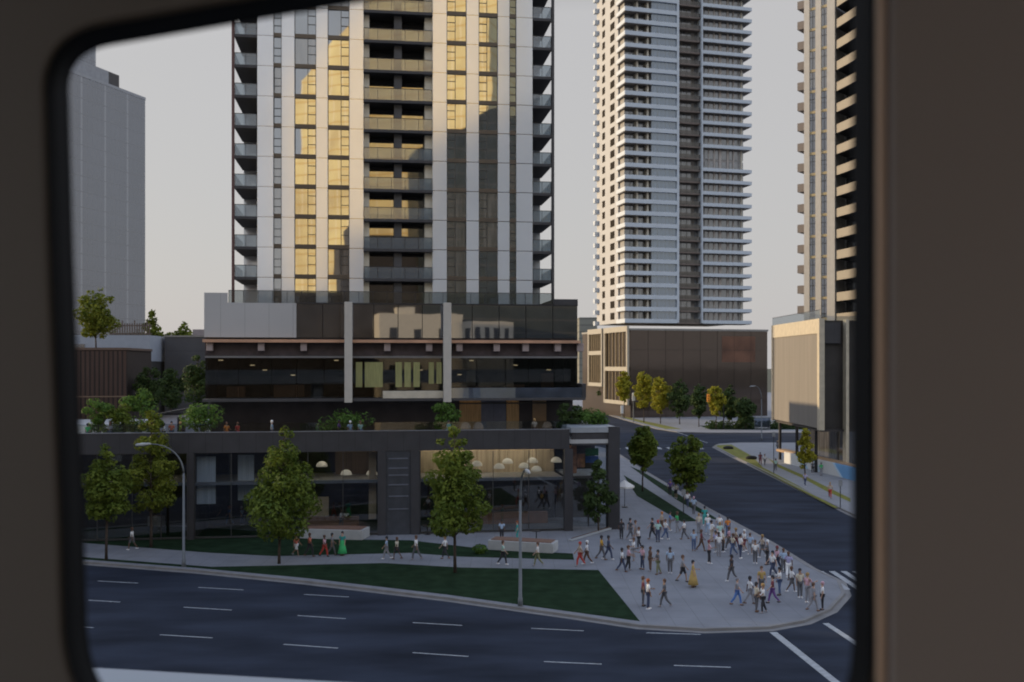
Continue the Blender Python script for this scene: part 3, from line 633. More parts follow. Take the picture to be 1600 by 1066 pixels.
MB().box(-1, 6.2, .12, .2, 1.1, 1.3).box(-1, 6.2, .12, .2, 2.5, 2.7).build('rail', mat('grey_timber', (.1, .1, .1)), fe)
tag(MB().box(-72, -60, 171, 176, 0, 18.6).build('roof_block', mat('dark_brown_render', (.06, .055, .05), .8)), 'dark block under the timber roof screen', 'building')
# pavilion on the terrace, left
pv = thing('pavilion', 'small dark-roofed pavilion with pale lilac walls among the terrace shrubs', 'pavilion', (-29.8, 90, TZ), M.r)
MB().box(-1.8, 1.8, 0, 2.5, 0, 2.0).build('wall', mat('lilac_wall', (.36, .37, .45), .8), pv)
q = MB(); q.v = [(-2.3, -.6, 1.9), (2.3, -.6, 2.75), (2.3, 2.9, 2.75), (-2.3, 2.9, 1.9), (-2.3, -.6, 2.05), (2.3, -.6, 2.9), (2.3, 2.9, 2.9), (-2.3, 2.9, 2.05)]
q.f = [(0, 3, 2, 1), (4, 5, 6, 7), (0, 1, 5, 4), (1, 2, 6, 5), (2, 3, 7, 6), (3, 0, 4, 7)]; q.build('roof', dark_m, pv)
MB().box(-.2, .5, -.05, 0, .1, 1.8).build('door', dark_m, pv)

sb = thing('side_block', 'plain block added outside the view at left to shade the road', 'building', (-74, 25, 0), 0)  # unseen block added to keep low sun off the road and train
MB().box(-30, 0, 0, 69, 0, 44).build('wall', mat('side_wall_render', (.2, .19, .18), .8), sb); MB().box(-30.2, .2, -.2, 69.2, 44, 44.6).build('coping', conc_m, sb)
# buildings across the road behind the train: seen only mirrored in the glass
gold = mat('golden_stone', (.88, .68, .32), .6, var=.22, scale=.12); add_lines(gold, 0, 4.1, 0, .5, (.95, .8, .5), .8); add_lines(gold, 2, 3.4, 0, .5, (.72, .48, .15), .8)  # gold of the low sun's glare put into the wall colour
gt = thing('gold_tower', 'golden sunlit tower seen mirrored in the main tower glass', 'tower', (-9, -108, 0), atan2(.6, .8))
q = MB(); q.v = [(0, 0, 0), (64, 0, 0), (64, 0, 150), (0, 0, 96), (0, -22, 0), (64, -22, 0), (64, -22, 150), (0, -22, 96)]
q.f = [(0, 3, 2, 1), (4, 5, 6, 7), (0, 1, 5, 4), (1, 2, 6, 5), (2, 3, 7, 6), (3, 0, 4, 7)]; q.build('wall', gold, gt)
dt = thing('dark_tower', 'dark tower mirrored in the lower right glass of the main tower', 'tower', (17, -42, 0), 0)
q = MB(); q.v = [(0, 0, 0), (45, 0, 0), (45, 0, 86), (0, 0, 66), (0, -16, 0), (45, -16, 0), (45, -16, 86), (0, -16, 66)]
q.f = [(0, 3, 2, 1), (4, 5, 6, 7), (0, 1, 5, 4), (1, 2, 6, 5), (2, 3, 7, 6), (3, 0, 4, 7)]
q.build('wall', add_lines(mat('dark_green_wall', (.05, .055, .045), .5, var=.3, scale=.2), 2, 3.1, 0, .4, (.1, .09, .07), .7), dt)
MB().box(-50, -18.05, -14, -1.5, 0, 31).build('low_annex', mat('umber_wall', (.06, .05, .04), .6, var=.3, scale=.2), dt)
MB().box(-18, -.05, -14, -1, 0, 45).build('annex', mat('umber_wall', (.06, .05, .04), .6, var=.3, scale=.2), dt)
cb = thing('cream_block', 'cream low block with dark windows mirrored in the upper podium glass', 'building', (6, -32, 0), 0)
cs = mat('cream_stucco', (.62, .54, .40), .7, var=.06)
MB().box(0, 18, -8, 0, 0, 25.5).box(18.01, 30, -8, -1, 0, 24).box(4, 8, -5, -2, 25.5, 27).build('wall', cs, cb)
for i in range(3):
    for j in range(4): MB().box(2+i*5.4, 3.6+i*5.4, .0, .06, 8+j*4, 10.4+j*4).build('window', frame_m, cb)
for i in range(5): MB().box(19+i*2.2, 20.1+i*2.2, -1, -.94, 18, 22.6).build('window', frame_m, cb)

# ------------------------------------------------------------------ trees and shrubs
def leafmat(name, c1, c2):
    m = mat(name, c1, .75, var=0, scale=1.1, spec=.2)
    rp = m.node_tree.nodes[m['ramp']]; rp.color_ramp.elements[0].color = c1+(1,); rp.color_ramp.elements[1].color = c2+(1,)
    p = m.node_tree.nodes['Principled BSDF']; 
    tr = m.node_tree.nodes.new('ShaderNodeBsdfTranslucent'); mx = m.node_tree.nodes.new('ShaderNodeMixShader'); mx.inputs[0].default_value = .28
    n = m.node_tree; n.links.new(rp.outputs[0], tr.inputs[0]); n.links.new(p.outputs[0], mx.inputs[1]); n.links.new(tr.outputs[0], mx.inputs[2])
    n.links.new(mx.outputs[0], n.nodes['Material Output'].inputs[0]); return m
LG = leafmat('green_leaves', (.055, .095, .014), (.18, .225, .034))
LB_ = leafmat('bright_leaves', (.045, .10, .02), (.14, .24, .05))
LY = leafmat('yellow_leaves', (.18, .18, .016), (.40, .36, .035))
LO = leafmat('olive_leaves', (.07, .105, .014), (.21, .23, .03))
LD = leafmat('dark_leaves', (.03, .055, .018), (.075, .115, .035))
bark = mat('bark', (.06, .045, .035), .9, var=.3, scale=5)
def leaves(mb, c, r, n, size, rng):
    for _ in range(n):
        while True:
            d = Vector((rng.uniform(-1, 1), rng.uniform(-1, 1), rng.uniform(-1, 1)))
            if .2 < d.length <= 1: break
        d = d*(d.length**-.35)
        p = Vector(c)+Vector((d.x*r[0], d.y*r[1], d.z*r[2]))
        nrm = (d+Vector((rng.gauss(0, .5), rng.gauss(0, .5), rng.gauss(.3, .5)))).normalized()
        u = nrm.orthogonal().normalized(); u.rotate(Matrix.Rotation(rng.uniform(0, 6.28), 3, nrm)); w = nrm.cross(u)
        s = size*rng.uniform(.6, 1.3); b = len(mb.v)
        mb.v += [tuple(p-u*s*.9), tuple(p-w*s*.5+nrm*s*.12), tuple(p+u*s), tuple(p+w*s*.5+nrm*s*.12)]
        mb.f.append((b, b+1, b+2, b+3))
def tree(x, y, H, cr, base, label, lm=LG, shape='cone', seed=1, z=0.14, leaf=.2, n=2600, name='street_tree', group=None, cat='tree', lean=0):
    """H total height, cr crown radius, base height of the lowest leaves"""
    rng = random.Random(seed)
    t = thing(name, label, cat, (x, y, z), rng.uniform(0, 6), group)
    tr = MB(); tip = (lean, 0, H*.93)
    tr.tube([(0, 0, -.05), (.02, .0, base*.5), (.05+lean*.2, .03, base), (lean*.5, .02, (base+H)/2), tip], [.028*H**.8*.55+.03, .024*H**.8*.55+.02, .055+.004*H, .04, .01], 8)
    mb = MB(); k = 0; cl = []
    nb = 26
    for i in range(nb):
        f = (i+.5)/nb; zz = base+(H-base)*f
        if shape == 'cone': rad = cr*1.12*min(1, .55+f*2.4)*(1-f**2.0)**.75
        elif shape == 'round': rad = cr*sqrt(max(.05, 1-(2*f-1)**2))
        else: rad = cr*(1-f)**.9
        a = i*2.4+rng.uniform(-.5, .5); rr = rad*rng.uniform(.45, .8)
        rr *= rng.choice((.75, 1, 1.15)); q = (rr*cos(a)+lean*f, rr*sin(a), zz+rng.uniform(-.35, .35))
        tr.tube([(lean*f*.8, 0, zz-rad*.45), (q[0]*.5, q[1]*.5, zz-rad*.2), q], [.03+.003*H, .02, .006], 5)
        cl.append((q, max(.35, rad*rng.uniform(.30, .66)) if shape != 'fir' else max(.5, rad*.75)))
    tot = sum(c[1]**2 for c in cl)
    for q, rc in cl:
        leaves(mb, q, (rc, rc, rc*.72), int(n*rc*rc/tot), leaf, rng)
    tr.build('trunk', bark, t, smooth=True); mb.build('crown', lm, t)
    return t
def ptree(px, base_py, top_py, half_px, crown_py, label, **k):
    x, y = G(px, base_py); s = y/F_PX
    return tree(x, y, (base_py-top_py)*s, half_px*s, max(.4, (base_py-crown_py)*s), label, **k)
SG = 'street trees'
ptree(166, 878, 703, 37, 812, 'dark green street tree on the left lawn nearest the window edge', seed=2, n=3800, leaf=.17, group=SG)
ptree(236, 858, 645, 36, 800, 'street tree with a yellowish top behind the curved street lamp', lm=LO, seed=3, n=3800, leaf=.17, group=SG)
ptree(436, 884, 668, 54, 838, 'broad green street tree in front of the pale-curtained shop window', seed=4, n=5600, leaf=.17, group=SG, lean=1.2)
ptree(711, 898, 672, 50, 832, 'tall cone-shaped green street tree before the wood-lined shop window', seed=5, n=5600, leaf=.17, group=SG)
ptree(1004, 770, 670, 22, 732, 'rounded green street tree just right of the podium corner pillar', seed=6, shape='round', n=2600, leaf=.26, group=SG)
ptree(1074, 790, 686, 27, 768, 'green street tree standing against the dark cross street', seed=7, shape='round', n=2800, leaf=.25, group=SG)
ptree(935, 835, 725, 24, 812, 'dark young tree inside the glazed podium corner', seed=8, lm=LD, n=1800, leaf=.2, group=SG)
ptree(1258, 748, 672, 13, 728, 'slim yellow tree before the mural wall', seed=9, lm=LY, n=1500, leaf=.22, group=SG)
FG = 'trees along the far street'
for i, (px, bpy_, tp, hw_, cp, lm, lab) in enumerate((
        (975, 655, 581, 12, 628, LY, 'yellow tree beside the cream framed bays, left of the white signal'),
        (1006, 661, 582, 15, 640, LY, 'tallest yellow tree in front of the brown podium'),
        (1032, 663, 590, 16, 645, LY, 'yellow-olive tree to the right of the tallest yellow tree'),
        (1119, 672, 604, 13, 648, LY, 'yellow tree beside the yellow signal on the right'),
        (1092, 668, 604, 14, 652, LD, 'dark green tree left of the right-hand yellow signal'),
        (1140, 670, 605, 14, 655, LD, 'dark green tree right of the right-hand yellow signal'),
        (1165, 672, 622, 16, 664, LD, 'low dark round tree near the beige podium'),
        (948, 647, 588, 14, 632, LD, 'dull dark tree at the far end of the street'),
        (928, 639, 582, 13, 625, LD, 'leftmost dull tree by the podium edge far up the street'),
        (1062, 664, 596, 17, 650, LD, 'dark tree between the yellow trees and the dark trees'))):
    ptree(px, bpy_, tp, hw_, cp, lab, seed=20+i, lm=lm, shape='round', n=1500, leaf=.42, group=FG, z=.14)
hb = MB(); rg = random.Random(3)
for i in range(40): leaves(hb, (44+i*.85, 224+rg.uniform(-1, 4), 1.0), (1.1, 1.2, 1.0), 60, .35, rg)
tag(hb.build('hedge', LD), 'dark hedge and ground cover before the brown podium', 'hedge', kind='stuff')
def wtree(px, py_top, py_crown, half, Y, zb, label, lm, **k):
    x = (px-CX)*Y/F_PX; s = Y/F_PX; zt = EYE+(HZ-py_top)*s; zc = EYE+(HZ-py_crown)*s
    return tree(x, Y, zt-zb, half*s, max(.3, zc-zb), label, lm=lm, z=zb, **k)
wtree(150, 455, 527, 32, 128, 16.6, 'leafy tree on the roof of the slatted building', LO, seed=40, shape='round', n=2600, leaf=.26, name='roof_tree')
wtree(237, 484, 560, 26, 210, 0, 'sparse pointed conifer left, beside the hazy glass tower', LO, seed=41, shape='fir', n=1500, leaf=.6, name='conifer')
wtree(287, 504, 560, 34, 215, 0, 'short dark conifer midway between glass tower and podium', LO, seed=42, shape='fir', n=2200, leaf=.6, name='conifer')
for i, (px, tp) in enumerate(((250, 516), (268, 518), (310, 520))):
    wtree(px, tp, 560, 12, 260, 0, ('low distant treetop right of the pointed conifer', 'low distant treetop left of the short conifer', 'low distant treetop beside the grey cabin')[i], LO, seed=43+i, shape='round', n=700, leaf=.5, name='distant_tree')
wtree(268, 575, 640, 20, 118, 0, 'grey-green tree in front of the dark grey block', LD, seed=50, shape='round', n=2000, leaf=.22, name='shade_tree')
wtree(232, 572, 640, 24, 126, 0, 'dark tree right of the slatted building below the pale block', LD, seed=52, shape='round', n=2200, leaf=.22, name='shade_tree')
wtree(310, 560, 640, 24, 108, 0, 'dark tree against the left end of the upper podium glass', LD, seed=51, shape='round', n=2000, leaf=.22, name='shade_tree')
def shrub(px, py_top, half, d, label, lm=LB_, seed=1, squash=.62, n=1500):
    x = M.fx(px, d); wx, wy = M.world(x, d); s = wy/F_PX; zt = EYE+(HZ-py_top)*s; H = zt-TZ; r = half*s
    t = thing('shrub', label, 'shrub', (wx, wy, TZ), 0, 'terrace shrubs'); rng = random.Random(seed); mb = MB(); st = MB()
    for i in range(14):
        a = rng.uniform(0, 6.28); q = r*rng.uniform(.1, .75); zz = .75+(H-.9)*rng.uniform(.15, 1)*(1-.35*(q/r)**2)
        rc = r*rng.uniform(.3, .5); leaves(mb, (q*cos(a), q*sin(a)*.7, zz-rc*.3), (rc, rc, rc*squash), n//14, .15, rng)
        st.tube([(q*cos(a)*.2, q*sin(a)*.15, .5), (q*cos(a), q*sin(a)*.7, zz-rc*.3)], [.03, .01], 5)
    st.build('stem', bark, t); mb.build('foliage', lm, t)
    MB().box(-r*.7, r*.7, -.4, .4, 0, .62).build('planter', char_m, t, bevel=.02)
for i, (px, tp, hf, d, lab, lm) in enumerate((
        (152, 622, 28, 2.5, 'bushy green shrub at the left end of the terrace', LB_), (215, 606, 36, 3.2, 'largest green shrub below the slatted building', LB_),
        (190, 630, 30, 2.2, 'mid-green shrub between the two big left shrubs', LG), (318, 626, 38, 2.6, 'wide green shrub right of the pavilion', LB_),
        (538, 630, 44, 2.6, 'spreading green shrub at the foot of the left cream column', LB_), (694, 626, 30, 2.6, 'green shrub at the foot of the right cream column', LB_),
        (925, 632, 32, 5.0, 'green shrub over the podium corner roof', LB_), (890, 628, 22, 5.2, 'dark shrub beside the corner shrub', LD),
        (245, 652, 16, 1.6, 'small dark shrub left of the pavilion', LG))):
    shrub(px, tp, hf, d, lab, lm, seed=60+i)
wx, wy = G(750, 868); t = thing('shrub', 'small yellow-green bush on the lawn beside the long planter', 'shrub', (wx, wy, .15)); mb = MB(); leaves(mb, (0, 0, .35), (.6, .5, .35), 300, .12, random.Random(5)); mb.build('foliage', LB_, t)

# ------------------------------------------------------------------ street furniture
def lamp_post(x, y, H, ax, ay, label, teal=False):
    t = thing('street_lamp', label, 'street lamp', (x, y, .14), 0, 'street lamps')
    MB().tube([(0, 0, 0), (0, 0, .5), (0, 0, .52), (0, 0, H*.76)], [.15, .14, .105, .075], 12).build('pole', steel_m, t, smooth=True)
    L = sqrt(ax*ax+ay*ay); ux_, uy_ = ax/L, ay/L; pts = []
    for i in range(9):
        u = i/8; pts.append((ux_*L*u**1.9*.82, uy_*L*u**1.9*.82, H*.76+H*.24*sin(u*pi/2)**1.0))
    MB().tube(pts, [.07-.004*i for i in range(9)], 10).build('arm', steel_m, t, smooth=True)
    e = Vector(pts[-1]); d = Vector((ux_, uy_, -.08))
    h = MB(); h.tube([e-d*.15, e+d*.1, e+d*.45, e+d*.85, e+d*.95], [.05, .10, .13, .09, .03], 10); h.build('lamp_head', mat('lamp_head', (.40, .42, .42), .4), t, smooth=True)
    MB().box(-.16, .16, -.16, .16, -.02, .05).build('base_plate', steel_m, t)
x, y = G(287, 889); lamp_post(x, y, 8.75, -2.9, -.3, 'grey curved-arm street lamp on the lawn at left, arm over the road')
x, y = G(813, 951); lamp_post(x, y, 8.3, .4, -2.4, 'grey street lamp pole standing on the lawn right of the cone tree')
x, y = G(1190, 689); lamp_post(x, y, 10.3, -1.6, 0, 'tall thin street lamp at the far crossing by the beige podium')
sig_y = mat('signal_yellow', (.75, .30, .03), .5); sig_w = mat('signal_white', (.72, .72, .70), .5)
def signal(px, py, Y, base, face, m_, label, arm=0):
    """mast with a signal head; face -1 looks to the viewer"""
    x = (px-CX)*Y/F_PX; z = EYE+(HZ-py)*Y/F_PX
    t = thing('traffic_light', label, 'traffic light', (x+arm, Y, base), 0, 'traffic lights at the far crossing')
    MB().tube([(0, .25, 0), (0, .25, z-base+1.1)], [.14, .09], 8).build('pole', dark_m if face else steel_m, t)
    if arm: MB().tube([(0, .25, z-base+.6), (-arm, .2, z-base+.7)], [.07, .05], 8).build('mast_arm', steel_m, t)
    g_ = Y/190; h = MB().box(-.28*g_-arm, .28*g_-arm, -.2, .15, z-base-.75*g_, z-base+.75*g_).build('signal_head', m_, t, bevel=.05)
    if face < 0:
        for i in range(3):
            l = MB().tube([(-arm, -.21, z-base+.48-i*.48), (-arm, -.26, z-base+.48-i*.48)], .15, 12).build('lens', mat('signal_lens_%s' % ('red', 'amber', 'green')[i], ((.2, .02, .02), (.2, .1, .01), (.02, .12, .06))[i], .3), h)
            MB().tube([(-arm, -.21, z-base+.62-i*.48), (-arm, -.45, z-base+.60-i*.48)], .13, 8).build('visor', m_, h)
signal(965, 617, 284, .14, -1, sig_y, 'yellow traffic light on a pole left of the yellow trees')
signal(990, 620, 250, .14, 0, sig_w, 'white-backed traffic light on the pole beside the tallest yellow tree')
signal(972, 640, 268, .14, 0, sig_w, 'lower white-backed traffic light at the street corner')
signal(1107, 622, 222, .14, -1, sig_y, 'yellow traffic light hung from a mast arm at right', arm=3.4)
t = thing('bus_shelter', 'blue-grey glass shelter beyond the side road, left of the beige podium', 'shelter', (55.3, 221, .14))
MB().box(-1.8, 1.8, -.6, .9, 2.6, 2.75).build('roof', steel_m, t); MB().box(-1.7, 1.7, .78, .82, .2, 2.55).build('glass_wall', clear('shelter_glass', (.5, .58, .68), .3), t)
for sx in (-1.7, 1.65):
    MB().box(sx, sx+.06, .7, .77, 0, 2.6).build('post', steel_m, t)
MB().box(-1, 1, .2, .6, .4, .5).build('bench', conc_m, t)
def planter(pa, pb, h, dep, label):
    a, b = Vector(G(*pa)), Vector(G(*pb)); L = (b-a).length; t = thing('planter_bench', label, 'planter', (a.x, a.y, .14), atan2(b.y-a.y, b.x-a.x), 'concrete planter benches')
    MB().box(0, L, 0, dep, 0, h).build('wall', pale_conc if h < .7 else conc_m, t, bevel=.03)
    MB().box(.2, L-.2, .15, dep-.15, h, h+.07).build('seat_slats', mat('orange_timber', (.20, .115, .08), .7, var=.2, scale=4), t)
planter((170, 822), (252, 826), .9, 2.6, 'pale concrete platform bench beside the leftmost street trees')
planter((468, 844), (566, 847), .8, 2.0, 'long concrete bench with orange timber top right of the broad tree')
planter((762, 862), (864, 868), .75, 1.6, 'long concrete planter right of the cone tree by the lamp pole')
planter((893, 849), (968, 826), .16, .3, 'low angled concrete edge at the podium corner')
def umbrella(x, y, z, r, label):
    t = thing('patio_umbrella', label, 'umbrella', (x, y, z), 0, 'white patio umbrellas')
    MB().tube([(0, 0, 0), (0, 0, 2.55)], .03, 8).build('pole', dark_m, t)
    q = MB(); q.v = [(0, 0, 2.75)]+[(r*cos(i*pi/4), r*sin(i*pi/4), 2.15) for i in range(8)]+[(r*.98*cos(i*pi/4), r*.98*sin(i*pi/4), 1.98) for i in range(8)]
    q.f = [(0, 1+i, 1+(i+1) % 8) for i in range(8)]+[(1+i, 9+i, 9+(i+1) % 8, 1+(i+1) % 8) for i in range(8)]; q.build('canopy', mat('white_canvas', (.75, .73, .68), .8), t)
    MB().tube([(0, 0, 0), (0, 0, .08)], .3, 12).build('base', dark_m, t)
x, y = G(976, 795); umbrella(x, y, .14, 1.0, 'white patio umbrella just right of the podium corner pillar')
x, y = G(953, 806); umbrella(x, y, .14, .7, 'smaller white patio umbrella behind the podium corner pillar')
for px, py, h, lb in ((1004, 768, 2.6, 'thin dark sign post between the two narrow side lawns'), (1068, 806, 2.4, 'thin dark sign post near the tip of the narrow lawn'), (1209, 742, 5.5, 'tall thin post on the far verge before the mural wall'), (1313, 796, 2.8, 'thin post at the right window edge by the far kerb')):
    x, y = G(px, py); t = thing('sign_post', lb, 'sign post', (x, y, .14), 0, 'sign posts along the side street')
    MB().tube([(0, 0, 0), (0, 0, h)], .045, 8).build('post', dark_m, t)
    MB().box(-.2, .2, -.07, -.05, h-.62, h-.02).build('sign_plate', mat('sign_back', (.22, .23, .24), .5), t, bevel=.008)
for px, py, lb in ((1138, 703, 'low dark boulder on the sunny grass strip'), (1174, 719, 'low dark block at the end of the grass strip')):
    x, y = G(px, py); o = MB().ball((0, 0, .2), (.9, .5, .35), 12, 6).build('boulder', mat('boulder_stone', (.03, .03, .03), .9, bump=.5), None, smooth=True, loc=(x, y, .14)); tag(o, lb, 'boulder')
# cafe tables by the podium
def cafe(px, py, label):
    x, y = G(px, py); t = thing('cafe_table', label, 'table', (x, y, .14), 0, 'cafe tables along the podium')
    MB().tube([(0, 0, .7), (0, 0, .74)], .42, 16).build('table_top', dark_m, t); MB().tube([(0, 0, 0), (0, 0, .7)], .04, 8).build('leg', dark_m, t); MB().tube([(0, 0, 0), (0, 0, .03)], .25, 12).build('base', dark_m, t)
cafe(395, 824, 'dark cafe table beside the person with a pale blue top'); cafe(668, 838, 'dark cafe table at the foot of the cone tree'); cafe(690, 840, 'dark cafe table right of the cone tree trunk'); cafe(838, 846, 'dark cafe table behind the long planter')

# ------------------------------------------------------------------ people
def skin_mesh(name, verts, edges, rad, root=0, sub=1):
    bm = bmesh.new(); lay = bm.verts.layers.skin.verify(); vs = [bm.verts.new(v) for v in verts]
    for a, b in edges: bm.edges.new((vs[a], vs[b]))
    for i, v in enumerate(vs):
        r = rad[i]; v[lay].radius = (r, r) if not isinstance(r, tuple) else r; v[lay].use_root = (i == root)
    me = bpy.data.meshes.new('tmp'); bm.to_mesh(me); bm.free(); o = bpy.data.objects.new('tmp', me); COL.objects.link(o)
    sm = o.modifiers.new('skin', 'SKIN'); sm.use_smooth_shade = True; sm.branch_smoothing = .6
    s2 = o.modifiers.new('sub', 'SUBSURF'); s2.levels = sub; s2.render_levels = sub
    dg = bpy.context.evaluated_depsgraph_get(); out = bpy.data.meshes.new_from_object(o.evaluated_get(dg)); out.name = name
    bpy.data.objects.remove(o); bpy.data.meshes.remove(me)
    out.polygons.foreach_set('use_smooth', [True]*len(out.polygons)); return out
class Sk:
    def __init__(s): s.v = []; s.e = []; s.r = []
    def add(s, p, r, parent=None):
        s.v.append(tuple(p)); s.r.append(r)
        if parent is not None: s.e.append((parent, len(s.v)-1))
        return len(s.v)-1
def limb(hip, a1, a2, l1, l2, side=0):
    """angles measured from straight down, positive swings forward (-y)"""
    k = Vector(hip)+Vector((side*l1, -sin(a1)*l1, -cos(a1)*l1)); f = k+Vector((side*.3*l2, -sin(a2)*l2, -cos(a2)*l2)); return k, f
def make_pose(pose):
    lt, ls, rt, rs, la, lf, ra, rf = pose     # thigh, shin, upper arm, forearm swings
    H = {}
    H['hipL'] = Vector((.09, 0, .92)); H['hipR'] = Vector((-.09, 0, .92))
    H['kL'], H['aL'] = limb(H['hipL'], lt, ls, .43, .42); H['kR'], H['aR'] = limb(H['hipR'], rt, rs, .43, .42)
    low = min(H['aL'].z, H['aR'].z)-.075
    H['shL'] = Vector((.185, .0, 1.42)); H['shR'] = Vector((-.185, .0, 1.42))
    H['eL'], H['wL'] = limb(H['shL'], la, lf, .29, .25, .16); H['eR'], H['wR'] = limb(H['shR'], ra, rf, .29, .25, -.16)
    for k in H: H[k].z -= low
    H['pel'] = Vector((0, 0, .95-low)); H['waist'] = Vector((0, .0, 1.10-low)); H['chest'] = Vector((0, .01, 1.30-low)); H['neck'] = Vector((0, .01, 1.47-low)); H['head'] = Vector((0, -.01, 1.56-low)); H['low'] = low
    return H
def meshes_for(pose):
    H = make_pose(pose); low = H['low']; b = Sk()
    p = b.add(H['pel'], .115); w = b.add(H['waist'], .10, p); c = b.add(H['chest'], .125, w); n0 = b.add(H['neck'], .052, c)
    h1 = b.add(H['head']+Vector((0, 0, .0)), .062, n0); h2 = b.add(H['head']+Vector((0, 0, .075)), .085, h1); h3 = b.add(H['head']+Vector((0, .015, .16)), .07, h2)
    b.add(H['head']+Vector((0, -.105, .05)), .014, h2)                     # nose
    for s in (-1, 1): b.add(H['head']+Vector((s*.09, .01, .06)), .014, h2) # ears
    for S in 'LR':
        sg = 1 if S == 'L' else -1
        hp = b.add(H['hip'+S], .085, p); k = b.add(H['k'+S], .055, hp); a = b.add(H['a'+S], .036, k); b.add(H['a'+S]+Vector((0, -.13, -.04)), .03, a)
        sh = b.add(H['sh'+S], .056, c); e = b.add(H['e'+S], .040, sh); wr = b.add(H['w'+S], .026, e)
        d = (H['w'+S]-H['e'+S]).normalized(); pm = b.add(H['w'+S]+d*.06, .028, wr)
        q = d.cross(Vector((sg, 0, 0))).normalized()
        for i in range(4):
            base = b.add(H['w'+S]+d*.09+q*(.03-.02*i), .010, pm); mid = b.add(H['w'+S]+d*(.125+.01*(1.5-abs(i-1.3)))+q*(.033-.022*i)+Vector((-sg*.008, 0, 0)), .0095, base)
            b.add(H['w'+S]+d*(.15+.012*(1.5-abs(i-1.3)))+q*(.033-.022*i)+Vector((-sg*.025, 0, 0)), .008, mid)
        t1 = b.add(H['w'+S]+d*.045+q*.045, .011, pm); b.add(H['w'+S]+d*.085+q*.062+Vector((-sg*.012, 0, 0)), .009, t1)
    body = skin_mesh('body', b.v, b.e, b.r)
    s = Sk(); p = s.add(H['pel']+Vector((0, 0, -.06)), .138); w = s.add(H['waist'], .128, p); c = s.add(H['chest'], .150, w); s.add(H['neck']+Vector((0, 0, -.045)), .075, c)
    for S in 'LR':
        sh = s.add(H['sh'+S], .078, c); e = s.add(H['sh'+S].lerp(H['e'+S], .85), .066, sh)
    shirt = skin_mesh('shirt', s.v, s.e, s.r)
    t = Sk(); p = t.add(H['pel']+Vector((0, 0, .02)), .132)
    for S in 'LR':
        hp = t.add(H['hip'+S], .105, p); k = t.add(H['k'+S], .078, hp); t.add(H['k'+S].lerp(H['a'+S], .94), .058, k)
    trousers = skin_mesh('trousers', t.v, t.e, t.r)
    t = Sk(); p = t.add(H['pel']+Vector((0, 0, .02)), .134)
    for S in 'LR':
        hp = t.add(H['hip'+S], .110, p); t.add(H['hip'+S].lerp(H['k'+S], .95), .085, hp)
    shorts = skin_mesh('shorts', t.v, t.e, t.r)
    m = MB()
    for S in 'LR':
        a = H['a'+S]; m.ball((a.x, a.y-.05, a.z-.035), (.052, .14, .045), 10, 5)
    me = bpy.data.meshes.new('shoes'); me.from_pydata(m.v, [], m.f); me.update()
    hd = H['head']; m = MB().ball((hd.x, hd.y+.022, hd.z+.095), (.098, .112, .115), 12, 6, 1, -.15); m.ball((hd.x, hd.y+.06, hd.z+.05), (.085, .065, .10), 10, 6)
    hm = bpy.data.meshes.new('hair'); hm.from_pydata(m.v, [], m.f); hm.update()
    m = MB(); m.tube([tuple(H['waist']), tuple(H['pel']), tuple(H['pel']+Vector((0, 0, -.35))), tuple(H['pel']+Vector((0, 0, -.78)))], [.135, .16, .24, .34], 16)
    dr = bpy.data.meshes.new('dress'); dr.from_pydata(m.v, [], m.f); dr.update()
    for q in (me, hm, dr): q.polygons.foreach_set('use_smooth', [True]*len(q.polygons))
    for q in (body, shirt, trousers, shorts, me, hm, dr):
        q.materials.clear(); q.materials.append(None)
    return dict(body=body, shirt=shirt, trousers=trousers, shorts=shorts, shoes=me, hair=hm, dress=dr)
POSES = [meshes_for(p) for p in (
    (0.02, -.02, -.02, -.05, .05, .25, -.05, .15), (.42, .10, -.38, -.62, -.40, -.15, .40, .75), (-.30, -.75, .36, .18, .35, .7, -.32, .0),
    (.08, .0, -.06, -.12, .15, 1.5, .05, .3), (.2, -.02, -.22, -.4, .3, 1.25, .25, 1.2), (-.03, -.1, .1, .06, -.1, .2, .5, 1.9))]
CL = dict(white=(.82, .82, .82), cream=(.62, .56, .44), mint=(.42, .62, .56), teal=(.05, .34, .32), green=(.06, .48, .16), yellow=(.62, .35, .05), mustard=(.46, .32, .11), coral=(.60, .17, .11), red=(.45, .06, .045), pink=(.62, .38, .44), lilac=(.40, .38, .58), blue=(.10, .20, .48), paleblue=(.38, .50, .66), grey=(.28, .28, .30), darkgrey=(.12, .12, .13), black=(.04, .04, .046), navy=(.06, .075, .13), brown=(.14, .08, .055), beige=(.48, .40, .32), orange=(.62, .22, .05), olive=(.20, .21, .12), maroon=(.20, .05, .06), jeans=(.09, .13, .24), purple=(.16, .08, .26), blond=(.40, .26, .11), ginger=(.34, .10, .04), limegreen=(.32, .42, .06))
def cm(c): return mat('cloth_'+c if c not in ('blond', 'ginger') else 'hair_'+c, CL[c], .85, var=.08, scale=8)
SK_ = [mat('skin_light', (.50, .32, .24), .6, var=.05), mat('skin_tan', (.33, .20, .13), .6, var=.05), mat('skin_deep', (.13, .075, .05), .6, var=.05)]
pr = random.Random(12)
